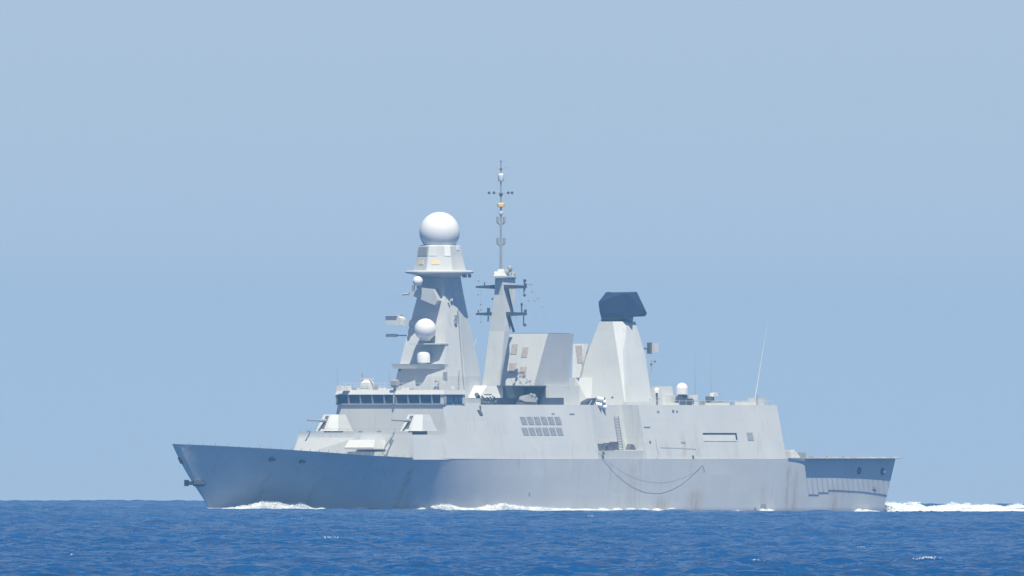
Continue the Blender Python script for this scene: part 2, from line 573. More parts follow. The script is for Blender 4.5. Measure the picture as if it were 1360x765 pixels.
# ------------------------------------------------------------------ superstructure
def sb_(z):
    return 9.95 - 0.195 * (z - 6.8)

def side_block(m, A0, A1, z0, z1, A0t=None, A1t=None, inset=0.0):
    sb_ = lambda z: 9.95 - 0.195 * (z - 6.8) - inset
    A0t = A0 if A0t is None else A0t
    A1t = A1 if A1t is None else A1t
    m.loft([(A0, -sb_(z0), z0), (A1, -sb_(z0), z0), (A1, sb_(z0), z0), (A0, sb_(z0), z0)],
           [(A0t, -sb_(z1), z1), (A1t, -sb_(z1), z1), (A1t, sb_(z1), z1), (A0t, sb_(z1), z1)])

TOPZ = 13.85
GUNZ = 9.95
A_br = A_(590, 8.6)                  # bridge front
A_lo = A_(551, 9.6)                  # front of the gun deck block
A_rf, A_ra = 78.7, A_(854, 9.2)      # boat recess
A_end = A_(1033, 8.6)
ss = MB()
side_block(ss, A_lo - 0.35, A_br + 1.0, 6.72, GUNZ, A_lo, A_br + 1.0, .012)
side_block(ss, A_br - 0.25, A_rf, 6.74, TOPZ, A_br)
side_block(ss, A_ra, A_end + .3, 6.74, TOPZ, A_ra, A_end)
def bin_(A, z):                      # inner wall of the boat recess
    t = (A - A_rf) / (A_ra - A_rf)
    return 8.7 + (6.9 - 8.7) * t - .19 * (z - 7.9)
a0_, a1_ = A_rf - .5, A_ra + .5
ss.loft(*[[(a0_, -bin_(a0_, z), z), (a1_, -bin_(a1_, z), z), (a1_, bin_(a1_, z), z), (a0_, bin_(a0_, z), z)] for z in (6.75, TOPZ - .012)])
ss.box(A_rf - .3, A_ra + .3, -9.55, 9.55, 6.76, 7.9)
sup = ss.build("superstructure", 'side', ship)

def side_panel(A0, A1, z0, z1, proud, name, mat, parent, lean=0.0):
    pts = []
    for z, l in ((z0, 0), (z1, -lean)):
        for dy in (-.05, proud):
            for A in (A0 + l, A1 + l):
                pts.append((A, sb_(z) + dy, z))
    return MB().hull(pts).build(name, mat, parent)

# twelve ventilation panels, two rows
zA0, zA1 = Z_(564, 68, 9), Z_(553.5, 68, 9)
zB0, zB1 = Z_(578, 68, 9), Z_(568, 68, 9)
for (z0, z1, px0, px1) in ((zA0, zA1, 694.5, 747), (zB0, zB1, 696.5, 749)):
    a0, a1 = A_(px0, sb_(z0)), A_(px1, sb_(z0))
    pitch = (a1 - a0) / 5.75
    first = side_panel(a0, a0 + pitch * .80, z0, z1, .04, "intake_grille", 'intake', sup, 0.25)
    for k in range(1, 6):
        dup(first, (pitch * k, 0, 0), sup)
# mooring opening with hinged flap, small door, fittings
z0, z1 = Z_(586, 105, 9), Z_(575, 105, 9)
a0, a1 = A_(936, sb_(z0)), A_(980, sb_(z0))
side_panel(a0, a1, z1 - .24, z1, .03, "side_opening", 'black', sup)
MB().hull([(a, sb_(z) + o, z) for a in (a0, a1) for z, o in ((z0, -.02), (z0, .05), (z1 - .25, -.02), (z1 - .25, .06))]).build("hinged_flap", 'pale', sup)
MB().hull([(a, sb_(z) + o, z) for a in (a1 - .25, a1 + .1) for z, o in ((z1 - .9, 0), (z1 - .9, .06), (z1, 0), (z1, .06))]).build("flap_stay", 'black', sup)
z0, z1 = Z_(585, 110, 9), Z_(574.5, 110, 9)
side_panel(A_(990.5, 9), A_(998.5, 9), z0, z1, .04, "side_door", 'mid', sup, .1)
for (px, py, w, hh, mat) in ((878, 546.5, .5, .25, 'mid'), (898, 546, .35, .3, 'dark'), (903, 546.5, .25, .25, 'dark'), (860, 567, 1.3, .14, 'mid'),
                             (861, 587, .3, .3, 'dark'), (905, 587, 1.0, .2, 'grille'), (915, 607.5, .35, .5, 'dark'),
                             (763, 549.5, 1.0, .16, 'mid'), (738, 549, .6, .14, 'mid'), (797, 602, .4, .4, 'dark')):
    A = A_(px, 9.1); z = Z_(py, A, 9.1)
    side_panel(A - w / 2, A + w / 2, z - hh / 2, z + hh / 2, .06, "side_fitting", mat, sup)
# plumbing pipe on the aft side
for (pts, r) in (([(872, 583), (873, 592), (876, 603), (873, 609)], .018), ([(878, 594), (906, 595), (925, 596), (926, 604)], .016)):
    P = []
    for px, py in pts:
        z = Z_(py, A_(px, 9), 9); b = sb_(z) + .06
        P.append((A_(px, b), b, z))
    MB().tube(P, r, 6).build("side_pipe", 'mid', sup)
side_panel(A_(638.3, 8.7), A_(640, 8.7), Z_(543, 50, 8.7), Z_(538.5, 50, 8.7), .1, "side_lamp", 'dark', sup)
side_panel(A_(637, 8.7), A_(641, 8.7), Z_(550.5, 50, 8.7), Z_(544.5, 50, 8.7), .12, "side_lamp", 'dark', sup, .4)
# inside the boat recess: ladder, davit gear
lad = MB()
lb = 6.45
la0, la1 = A_(815.5, lb), A_(822.5, lb)
zl0, zl1 = Z_(596, 84, lb), Z_(552, 84, lb)
for a in (la0, la1):
    lad.tube([(a, bin_(a, zl0) + .15, zl0), (a, bin_(a, zl1) + .15, zl1)], .06, 6)
for k in range(12):
    zz = zl0 + (zl1 - zl0) * (k + .5) / 12
    lad.tube([(la0, bin_(la0, zz) + .15, zz), (la1, bin_(la1, zz) + .15, zz)], .03, 5)
lad.build("recess_ladder", 'mid', sup)
win = MB()
for (px0, px1, b, zt) in ((799, 805, 8.7, .85), (809, 816, 8.7, .95), (817, 822, 8.5, 1.1)):
    a0, a1 = A_(px0, b), A_(px1, b)
    win.box(a0, a1, b - .8, b + .1, 7.95, 7.95 + zt)
win.tube([(A_(804, 8.4), 8.4, 8.5), (A_(811, 8.4), 8.4, 8.75), (A_(820, 8.3), 8.3, 8.4)], .22, 8)
win.build("boat_winch", 'dark', sup)
MB().hull([(A_(px, 8.4), 8.4 + o, z) for px, z in ((837, 8.0), (846, 8.0), (840, 8.75), (843.5, 8.6)) for o in (0, -.7)]).build("deck_bollard", 'dark', sup)

# VLS deckhouse with lit visor in front of the gun deck block
fd = MB()
A_v = A_lo - 2.6
zt = Z_(585.5, A_v, 2)
b0, b1 = .7, 5.2
fd.loft([(A_v, b0, 6.7), (A_lo + .4, b0, 6.7), (A_lo + .4, b1, 6.7), (A_v, b1, 6.7)],
        [(A_v + .1, b0, 7.75), (A_lo + .4, b0, 7.75), (A_lo + .4, b1, 7.75), (A_v + .1, b1, 7.75)])
fdo = fd.build("missile_deckhouse", 'grey', ship)
MB().hull([(A_v - .40, b0 - .1, 8.3), (A_v - .40, b1 + .1, 8.3), (A_v - .36, b0 - .1, 8.05), (A_v - .36, b1 + .1, 8.05), (A_v + .25, b0 + .15, 9.3), (A_v + .25, b1 - .15, 9.3),
           (A_lo + .3, b0 + .3, 9.3), (A_lo + .3, b1 - .3, 9.3), (A_lo + .3, b0, 8.05), (A_lo + .3, b1, 8.05)]).build("visor", 'pale', fdo)
MB().tube([(A_lo - .35, b1 + 1.3, 9.9), (A_lo - 1.0, b1 + .6, 8.6), (A_lo - 1.3, b1 + .2, 7.3)], .12, 6).build("stay_post", 'mid', fdo)
# wedge breakwater to the fore of the deckhouse on the starboard side
MB().hull([(A_lo - 1.1, -9.6, 6.9), (A_lo - .15, -9.0, GUNZ - .35), (A_lo + .3, -9.2, GUNZ - .4), (A_lo + .3, -9.3, 6.9),
           (A_lo - .4, 0.3, 6.9), (A_lo - .1, .3, GUNZ - .4), (A_lo + .3, -1.6, GUNZ - .4), (A_lo + .3, -1.6, 6.9)]).build("breakwater", 'grey', ship)

# gun deck coaming
gd = MB()
gd.box(A_lo + .05, A_lo + .17, -9.2, 9.2, GUNZ - .01, GUNZ + .30)
gd.build("gun_deck_coaming", 'grey', ship)
MB().box(A_lo + .25, A_br, -9.05, 9.05, GUNZ - .02, GUNZ + .012).build("gun_deck", 'deck', ship)
for px in (412, 480, 505):
    A = A_lo + .4
    b = (px - 232 - 6.14 * A) / 8.146
    MB().box(A, A + .3, b - .25, b + .25, GUNZ + .02, GUNZ + .5).build("deck_vent", 'mid', ship)
# stanchions along the bow
bs0 = None
for k in range(26):
    p0 = hull_point(1.5 + k * 1.55, 1)
    q = (p0[0], p0[1] - .12, p0[2])
    if bs0 is None:
        bs0 = MB().tube([(q[0], q[1], q[2] - .05), (q[0], q[1], q[2] + .28)], .05, 5).build("stanchion", 'mid', hull)
        qb = q
    else:
        dup(bs0, (q[0] - qb[0], q[1] - qb[1], q[2] - qb[2]), hull)
# low rail posts
rl = MB()
for k in range(15):
    b = -9 + k * 18 / 14
    rl.tube([(A_lo + .1, b, GUNZ + .3), (A_lo + .1, b, GUNZ + .75)], .025, 4)
rl.tube([(A_lo + .1, -9, GUNZ + .75), (A_lo + .1, 9, GUNZ + .75)], .02, 4)
rl.build("guard_rail", 'mid', ship)

# ------------------------------------------------------------------ guns
def gun(bc):
    A0 = A_(444 if bc < 0 else 556, bc)
    zb, zt = Z_(572.5, A0, bc), Z_(550.5, A0, bc)
    g = MB()
    g.loft([(A0 - 2.6, bc - .9, zb), (A0 - 1.3, bc - 1.75, zb), (A0 + 1.9, bc - 1.75, zb), (A0 + 2.2, bc, zb - .01), (A0 + 1.9, bc + 1.75, zb), (A0 - 1.3, bc + 1.75, zb), (A0 - 2.6, bc + .9, zb)],
           [(A0 - 1.25, bc - .6, zt), (A0 - .5, bc - 1.2, zt), (A0 + 1.0, bc - 1.2, zt), (A0 + 1.1, bc, zt), (A0 + 1.0, bc + 1.2, zt), (A0 - .5, bc + 1.2, zt), (A0 - 1.25, bc + .6, zt)])
    t = g.build("gun_turret", 'mast', ship)
    def front(z):      # front plane of the shield
        return A0 - 2.6 + 1.35 * (z - zb) / (zt - zb)
    sl = []
    for z in (zb + .35, zt - .15):
        for b in (-.24, .24):
            for da in (-.1, .3):
                sl.append((front(z) + da, bc + b + .1, z))
    MB().hull(sl).build("gun_port", 'dark', t)
    zg = zb + 1.35
    MB().tube([(front(zg) + .3, bc + .1, zg), (front(zg) - 1.2, bc + .1, zg), (front(zg) - 1.25, bc + .1, zg), (front(zg) - 3.6, bc + .1, zg + .06), (front(zg) - 3.9, bc + .1, zg + .06)],
              [.24, .2, .13, .1, .13], 10).build("gun_barrel", 'mid', t, smooth=True)
    MB().lathe(A0, bc, [(1.25, GUNZ), (1.25, zb + .02)], 24).build("turret_ring", 'dark', t)
    return t
gun(-6.85)
gun(6.85)

# ------------------------------------------------------------------ bridge
zw0, zw1 = Z_(536.5, 48, 0), Z_(524, 48, 0)
zr = Z_(518, 48, 0)
A_bs = A_(618, 8.6)
bw = 8.72
br = MB()
br.box(A_br + .05, A_bs, -bw + .12, bw - .12, TOPZ - .4, zw0)                  # sill course
br.box(A_br + .32, A_bs - .05, -bw + .3, bw - .3, zw0 - .01, zw1)             # core behind the glass
br.loft([(A_br - .28, -bw - .12, zw1), (A_bs + .05, -bw - .12, zw1), (A_bs + .05, bw + .12, zw1), (A_br - .28, bw + .12, zw1)],
        [(A_br + .02, -bw + .05, zr), (A_bs + .0, -bw + .05, zr), (A_bs + .0, bw - .05, zr), (A_br + .02, bw - .05, zr)])
bridge = br.build("bridge", 'grey', ship)
fr = MB()
npane = 9
fr.box(A_br - .20, A_br + .3, -bw - .02, bw + .02, zw0 - .12, zw0 + .06)
fr.build("window_sill", 'mid', bridge)
pitch = 2 * bw / npane
post0 = None
for k in range(npane + 1):
    b = -bw + k * pitch
    if post0 is None:
        post0 = MB().loft([(A_br - .02, b - .10, zw0 + .06), (A_br + .3, b - .10, zw0 + .06), (A_br + .3, b + .10, zw0 + .06), (A_br - .02, b + .10, zw0 + .06)],
                          [(A_br - .20, b - .10, zw1), (A_br + .3, b - .10, zw1), (A_br + .3, b + .10, zw1), (A_br - .20, b + .10, zw1)]).build("window_post", 'mid', bridge)  # darker grey paints in the shade on the window posts
    else:
        dup(post0, (0, k * pitch - (0.06 if k == npane else 0), 0), bridge)
b = -bw + .10
g0 = MB().loft([(A_br + .08, b, zw0 + .05), (A_br + .26, b, zw0 + .05), (A_br + .26, b + pitch - .20, zw0 + .05), (A_br + .08, b + pitch - .20, zw0 + .05)],
               [(A_br - .10, b, zw1 - .01), (A_br + .26, b, zw1 - .01), (A_br + .26, b + pitch - .20, zw1 - .01), (A_br - .10, b + pitch - .20, zw1 - .01)]).build("bridge_window", 'glass', bridge)
for k in range(1, npane):
    dup(g0, (0, k * pitch, 0), bridge)
zs0, zs1 = zw0 + .1, zw1 - .02
for (p0, p1) in ((594, 603), (604.5, 609.5), (610.5, 615.5)):
    MB().box(A_(p0, bw), A_(p1, bw), bw - .35, bw - .02, zs0, zs1).build("side_window", 'glass', bridge)
MB().box(A_(592, bw) - .3, A_(594, bw), bw - .5, bw + .0, zs0 - .1, zs1).build("corner_post", 'grey', bridge)
MB().box(A_(615.6, bw), A_bs, bw - .5, bw - .03, zs0 - .1, zs1).build("corner_post", 'grey', bridge)
# bridge roof fittings
def roof_box(px, py0, py1, w, b, name, mat, dpt=.8):
    A = A_(px, b)
    z0, z1 = Z_(py0, A, b), Z_(py1, A, b)
    da, db = w / 10.2 / 2 * CY, 0
    return MB().taper(A - dpt / 2, A + dpt / 2, w / 10.2 / 2, z0, A - dpt / 2 + .05, A + dpt / 2 - .05, w / 10.2 / 2 * .86, z1, bc=b).build(name, mat, bridge)
for (px, y1, w, b, nm, mat, d_) in ((453, 512, 8, -7.5, "roof_locker", 'pale', .7), (462, 513, 10, -7, "roof_locker", 'pale', .8), (472, 516, 5, -6.5, "roof_vent", 'mid', .5),
                                 (480, 515, 7, -5.5, "roof_locker", 'pale', .6), (509, 515, 9, -2.5, "roof_locker", 'pale', .7), (519, 516, 6, -1.0, "roof_vent", 'pale', .5),
                                 (540, 515, 10, 1, "roof_locker", 'pale', .6), (548, 516, 5, 2, "roof_vent", 'mid', .5)):
    roof_box(px, 519, y1, w, b, nm, mat, d_)
A = A_(489, -4.5)
nv = MB().hull([(A + dx, -4.5 + dy, zr + z) for z, r in ((-.1, .75), (.95, .6), (1.35, .3)) for dx in (-r, r) for dy in (-r, r)]).build("navigation_radar", 'pale', bridge)
MB().box(A - .12, A + .12, -5.6, -3.5, zr + 1.35, zr + 1.55).build("radar_bar", 'pale', nv)
MB().tube([(A, -5.3, zr + .5), (A, -5.3, zr + 2.2)], .1, 6).build("radar_post", 'mid', nv)
MB().hull([(A + dx, -3.2 + dy, zr + z) for dx in (-.25, .25) for dy in (-.25, .25) for z in (0, .6)]).build("radar_motor", 'mid', nv)
# big search light on a post, overhanging the front edge; its shadow falls across the bridge front
Asl = A_br - .1
bsl = (526.5 - 232 - 6.14 * Asl) / 8.146
slp = MB()
slp.tube([(Asl, bsl, zw1 + .1), (Asl, bsl, zr + .5)], .16, 8)
slp.hull([(Asl + dx, bsl + dy, zr + .35 + z) for z, r in ((0, .3), (.25, .42), (.85, .42), (1.0, .25)) for dx in (-r, r) for dy in (-r, r)])
slp.tube([(Asl - .25, bsl, zw1 + .1), (Asl - .25, bsl, zw0 - .0)], .12, 6)
slp.build("search_light", 'mid', bridge)
rr_ = MB()
for k in range(19):
    b = -8.4 + k * 16.8 / 18
    rr_.tube([(A_br + .15, b, zr), (A_br + .15, b, zr + .9)], .028, 4)
for zz in (.5, .9):
    rr_.tube([(A_br + .15, -8.4, zr + zz), (A_br + .15, 8.4, zr + zz), (A_bs - .2, 8.4, zr + zz)], .022, 4)
rr_.build("roof_rail", 'pale', bridge)
for (px, y1, b) in ((450, 490, -8.2), (519, 492, -1), (470, 509, -6.5)):
    A = A_br + 1
    b = (px - 232 - 6.14 * A) / 8.146
    MB().tube([(A, b, zr), (A, b, Z_(y1, A, b))], [.05, .02], 5).build("whip_antenna", 'mid', bridge)

# ------------------------------------------------------------------ main mast
def mring(y, fl, fc, sd, af, b1, b2, b3):
    # front-left px is implied by symmetry; fc front corner, sd side crease, af aft edge
    A0, A1, A2 = A_(fc, b1), A_(sd, b2), A_(af, b3)
    z = Z_(y, A1, 0)
    return [(A0, -b1, z), (A0, b1, z), (A1, b2, z), (A2, b3, z), (A2, -b3, z), (A1, -b2, z)]
r0 = mring(537.5, 0, 592, 620, 643, 4.2, 4.2, 2.6)
r1 = mring(500, 0, 593, 619, 640, 4.0, 4.0, 2.4)
r2 = mring(440, 0, 593, 613, 627, 3.05, 3.05, 1.9)
r3 = mring(392, 0, 591, 606, 617, 2.15, 2.2, 1.5)
r4 = mring(362, 0, 591, 602, 612, 1.95, 1.95, 1.2)
mast = MB().loft(r0, r1, r2, r3, r4).build("main_mast", 'mast', ship)
def mface(y):                       # front plane A and half breadth of the mast at picture row y
    ys = [362, 392, 440, 500, 537.5]
    As_ = [r[0][0] for r in (r4, r3, r2, r1, r0)]
    bs_ = [r[1][1] for r in (r4, r3, r2, r1, r0)]
    return float(np.interp(y, ys, As_)), float(np.interp(y, ys, bs_))
Ac, bc = 57.55, 0.0
zp = Z_(361, Ac)
# gallery: a broad disc with a conical underside
MB().lathe(Ac, bc, [(2.3, zp - .75), (3.2, zp - .4), (4.42, zp - .16), (4.46, zp + .02), (4.3, zp + .16), (2.0, zp + .17)], 40).build("mast_gallery", 'grey', ship, smooth=True)
zd0, zdm, zd1 = zp + .17, Z_(340.5, Ac), Z_(327, Ac)
def hexa(r, z):
    out = []
    for k in range(6):
        da, db = off_img(r * math.cos(rad(60 * k)), r * math.sin(rad(60 * k)))
        out.append((Ac + da, bc + db, z))
    return out
drum = MB().loft(hexa(3.42, zd0), hexa(2.98, zdm), hexa(2.78, zd1), hexa(2.3, zd1 + .16)).build("radar_drum", 'grey', ship)
def on_facet(lo_r, hi_r, k, u0, u1, v0, v1, name, mat):
    p0, p1, q0, q1 = (Vector(p) for p in (lo_r[k], lo_r[(k + 1) % 6], hi_r[k], hi_r[(k + 1) % 6]))
    nv_ = (p1 - p0).cross(q0 - p0).normalized()
    mid = (p0 + p1) / 2 - Vector((Ac, bc, p0.z))
    if nv_.dot(mid) < 0:
        nv_ = -nv_
    pt = []
    for u in (u0, u1):
        for v in (v0, v1):
            w_ = p0.lerp(p1, u).lerp(q0.lerp(q1, u), v)
            pt += [w_ + nv_ * .05, w_ - nv_ * .1]
    MB().hull(pt).build(name, mat, drum)
lo6, mi6, hi6 = hexa(3.42, zd0), hexa(2.98, zdm), hexa(2.78, zd1)
on_facet(mi6, hi6, 4, .03, .36, .04, .94, "drum_panel", 'pale')
on_facet(mi6, hi6, 4, .72, .99, .02, .97, "drum_panel", 'white')
on_facet(mi6, hi6, 5, .55, .75, .6, .95, "drum_panel", 'white')
on_facet(mi6, hi6, 3, .1, .9, .05, .9, "drum_panel", 'mid')
on_facet(lo6, mi6, 4, .18, .5, .42, .72, "warning_mark", 'yellow')
on_facet(lo6, mi6, 3, .35, .7, .42, .72, "warning_mark", 'yellow')
zc = Z_(308.3, Ac)
MB().ball(Ac, bc, zc, 2.63, 56, cut=-.72).build("radar_dome", 'white', ship, smooth=True)
MB().lathe(Ac, bc, [(1.75, zd1 + .1), (1.75, zd1 + .45)], 32).build("dome_collar", 'pale', ship, smooth=True)
for (dr_, dy_, w) in ((3.25, -1.2, .22), (-2.6, -1.6, .18), (3.9, 0.4, .15)):
    da, db = off_img(dr_, dy_)
    MB().box(Ac + da - w, Ac + da + w, bc + db - w, bc + db + w, zp - .75, zp - .28).build("gallery_lamp", 'mid', ship)

# mast fittings ------------------------------------------------------
def radome(px, py, r, b, cut=-.8, sz=1.0, name="satellite_dome", parent=mast, base=None):
    A = A_(px, b)
    z = Z_(py, A, b)
    o = MB().ball(A, b, z, r, 36, cut=cut, sz=sz).build(name, 'white', parent, smooth=True)
    return A, b, z, o
Af, bf = mface(440)
A_s = Af - 1.75
b_s = (566 - 232 - 6.14 * A_s) / 8.146
A, b, z, o = radome(566, 437.5, 1.42, b_s - .1, cut=-.75)
MB().lathe(A, b, [(.55, z - 1.5), (.98, z - 1.0)], 24).build("dome_foot", 'pale', mast, smooth=True)
# shelf under the dome
zsh = Z_(456.5, A)
Af2, bf2 = mface(457)
b_l = (547 - 232 - 6.14 * (Af2 - 1.9)) / 8.146
MB().loft([(Af2 - 2.3, b_l, zsh - .1), (Af2 + .5, b_l - .5, zsh - .1), (Af2 + .5, bf2 + .1, zsh - .1), (Af2 - 1.2, bf2 + .1, zsh - .1)],
          [(Af2 - 2.3, b_l, zsh + .05), (Af2 + .5, b_l - .5, zsh + .05), (Af2 + .5, bf2 + .1, zsh + .05), (Af2 - 1.2, bf2 + .1, zsh + .05)]).build("dome_shelf", 'mast', mast)
# lower shelf with the capsule
Af3, bf3 = mface(484)
zl = Z_(484, Af3)
MB().loft([(Af3 - 1.5, -bf3 + .2, zl - .55), (Af3 + .5, -bf3 + .2, zl - .55), (Af3 + .5, bf3 + .05, zl - .55), (Af3 - .15, bf3 + .05, zl - .55)],
          [(Af3 - 1.75, -bf3 - .1, zl + .06), (Af3 + .5, -bf3 - .1, zl + .06), (Af3 + .5, bf3 + .1, zl + .06), (Af3 - .4, bf3 + .1, zl + .06)]).build("sensor_shelf", 'mast', mast)
A_c = Af3 - .75
b_c = (564.5 - 232 - 6.14 * A_c) / 8.146
MB().lathe(A_c, b_c, [(.5, zl + .06), (.5, zl + .22), (.85, zl + .22), (.86, zl + 1.25), (.74, zl + 1.5), (.3, zl + 1.63)], 28).build("antenna_capsule", 'white', mast, smooth=True)
# faceted wing platform high on the front
Af4, bf4 = mface(395)
pts = []
for (px, py) in ((545, 391), (547, 388), (561, 382), (577, 384), (583, 399), (579, 405.5)):
    for a_, sh in ((Af4 - 1.9, 0), (Af4 + .4, 14)):
        bb = (px + (2 if a_ > Af4 else 0) - 232 - 6.14 * (Af4 - 1.9)) / 8.146 - (0.0 if a_ < Af4 else 1.2)
        pts.append((a_, bb, Z_(py, Af4 - 1.9, bb)))
MB().hull(pts).build("wing_platform", 'mast', mast)
A, b, z, o = radome(556, 373.5, .66, (556 - 232 - 6.14 * 52.7) / 8.146, cut=-.9)
MB().tube([(A, b, z - .4), (A, b, z - 1.0)], .14, 8).build("dome_foot", 'mid', mast)
MB().hull([(A - .4 + dx, b + dy - .4, Z_(384, A, b) + dz) for dx in (-.15, .15) for dy in (-.15, .15) for dz in (-.3, .5)]).build("mast_lamp", 'mid', mast)
MB().tube([(A_(535, -3.4), -3.4, Z_(391, 54)), (A_(550, -2.2), -2.2, Z_(389.5, 54))], .16, 6).build("mast_arm", 'mid', mast)
# forward looking sensor box on an arm, starboard
A5 = mface(425)[0]
bx = MB()
pts = []
for (px, py) in ((516, 419), (516.5, 429), (520, 431), (536, 432), (536, 422.5), (533, 420)):
    for a_ in (A5 - .9, A5 + .2):
        bb = (px - 232 - 6.14 * (A5 - .5)) / 8.146
        pts.append((a_, bb, Z_(py, A5, bb)))
bx.hull(pts)
bb0 = (514.5 - 232 - 6.14 * (A5 - .5)) / 8.146; bb1 = (532 - 232 - 6.14 * (A5 - .5)) / 8.146
bx.box(A5 - 1.1, A5 + .3, bb0, bb1, Z_(419.6, A5, -4), Z_(418.2, A5, -4))
sbx = bx.build("sensor_box", 'pale', mast)
bb2 = (562 - 232 - 6.14 * A5) / 8.146
MB().box(A5 - .5, A5 + .9, bb1 + .3, bb2, Z_(433, A5, -2), Z_(425, A5, -2)).build("sensor_arm", 'mast', sbx)
zz = Z_(445.5, A5, -4)
bA = (515 - 232 - 6.14 * A5) / 8.146; bB = (529 - 232 - 6.14 * A5) / 8.146; bC = (541 - 232 - 6.14 * A5) / 8.146
MB().tube([(A5, bA, zz), (A5, bB, zz)], .2, 8).build("bar_antenna", 'pale', mast)
MB().tube([(A5, bB, zz), (A5 + .3, bC + .4, zz)], .09, 6).build("mast_arm", 'mid', mast)
# side details of the mast: lamps, pipe, doors
for (px, py, w, hh) in ((607, 421, .35, .5), (606.5, 427.5, .45, .55), (601, 398, .3, .3), (604.5, 391, .2, .25), (598, 401, .2, .2)):
    t_ = (py - 362) / (500 - 362)
    b = 1.98 + 2.05 * t_ + .05
    A = A_(px, b); z = Z_(py, A, b)
    MB().box(A - w / 2, A + w / 2, b - .3, b + .12, z - hh / 2, z + hh / 2).build("side_lamp", 'mid' if py > 410 else 'pale', mast)
P = []
for y in (410, 450, 500, 535):
    b = 1.98 + 2.05 * min(1, (y - 362) / 138) + .06
    P.append((A_(609.5 + (y - 410) * .075, b), b, Z_(y, A_(612, b), b)))
MB().tube(P, .07, 6).build("mast_pipe", 'mid', mast)
# things at the foot of the mast front: door, frame, lamp
for (px0, px1, y0, y1, nm, mat) in ((591, 594.5, 494, 504, "mast_door", 'mid'), (531.5, 534, 490, 493, "mast_lamp", 'dark')):
    A, b_ = mface((y0 + y1) / 2)
    bb = ((px0 + px1) / 2 - 232 - 6.14 * A) / 8.146
    w = (px1 - px0) / 8.146 / 2
    MB().box(A - .12, A + .2, bb - w, bb + w, Z_(y1, A, bb), Z_(y0, A, bb)).build(nm, mat, mast)
A, b_ = mface(515)
hk = MB()
ptsq = []
for q in range(9):
    a = math.pi * (.9 - q * .15)
    ptsq.append((582 + 2.6 * math.cos(a), 508.5 - 3 * math.sin(a)))
ptsq += [(583, 513), (581.5, 517), (583, 519)]
hk.tube([(A - .3, (px - 232 - 6.14 * (A - .3)) / 8.146, Z_(py, A, 3)) for px, py in ptsq], .1, 6)
hk.build("curved_pipe", 'mid', mast)
for (px, y0, y1) in ((600, 511, 518), (609, 492, 518)):
    b = 4.2; A = A_(px, b)
    MB().tube([(A, b + .15, Z_(y1, A, b)), (A + .2, b + .1, Z_(y0, A, b))], .07, 6).build("side_pole", 'mid', mast)
MB().box(A_(601.5, 4.5), A_(603.5, 4.5), 4.3, 4.7, Z_(517.5, 55, 4.5), Z_(512, 55, 4.5)).build("life_ring_box", 'white', mast)

# ------------------------------------------------------------------ second mast
def pm(y, lf, rc, sd, bh):
    A0 = A_(rc, bh); A1 = A_(sd, bh)
    z = Z_(y, A0)
    return [(A0, -bh, z), (A0, bh, z), (A1, bh * .9, z), (A1, -bh * .9, z)]
q0 = pm(530, 0, 663, 666, 1.5)
q1 = pm(500, 0, 665.5, 668.5, 1.35)
q2 = pm(440, 0, 671.5, 679.5, 1.25)
q3 = pm(392, 656, 669.5, 686, .72)
q4 = pm(369, 656, 668, 686, .56)
pmast = MB().loft(q0, q1, q2, q3, q4).build("aft_mast", 'mast', ship)
Am, zm = (q4[0][0] + q4[2][0]) / 2, q4[0][2]
# box at the mast head and its projecting top cap that shades the front
MB().box(q4[0][0] - .78, q4[2][0] + .2, -1.0, .85, Z_(368.5, Am), Z_(366.8, Am)).build("mast_cap", 'mast', pmast)
MB().hull([(Am - .9 + dx, dy, zm + .25 + z) for z, r in ((0, .85), (.55, .5), (.9, .25)) for dx in (-r, r) for dy in (-r * .8, r * .8)]).build("mast_head", 'pale', pmast)
MB().ball(A_(659.5, -.6), -.6, zm + .55, .28, 14).build("mast_lamp", 'white', pmast, smooth=True)
sens = MB()
for (px, py, r) in ((673.5, 362, .42), (678, 357, .38), (677, 366, .33), (683, 364.5, .3), (681, 368, .34), (685, 368, .2)):
    sens.ball(A_(px, .4), .4, Z_(py, Am), r, 12, sz=1.2)
sens.tube([(A_(672, .4), .4, zm), (A_(674, .4), .4, Z_(361, Am)), (A_(678, .4), .4, Z_(356, Am))], .12, 6)
sens.build("direction_finder", 'mid', pmast)
Ay = q3[0][0] + .5
def yard(y, pl, pr, r=.28):
    z = Z_(y, Ay)
    bl = (pl - 232 - 6.14 * Ay) / 8.146 * 1.0
    brt = (pr - 232 - 6.14 * Ay) / 8.146
    ym = MB()
    ym.hull([(Ay + dx, b_, z + dz) for b_, r_ in ((bl, .12), (-.5, r), (.5, r), (brt, .18)) for dx in (-r_, r_) for dz in (-r_, r_)])
    yo = ym.build("yardarm", 'slate', pmast)
    return z, bl, brt, yo
zy1, bl1, br1, y1o = yard(381, 634, 700)
zy2, bl2, br2, y2o = yard(417, 634, 700)
def rod(parent, pts, r, name, mat='slate'):
    P = []
    for px, py in pts:
        b_ = (px - 232 - 6.14 * Ay) / 8.146
        P.append((Ay, b_, Z_(py, Ay, b_)))
    return MB().tube(P, r, 6).build(name, mat, parent)
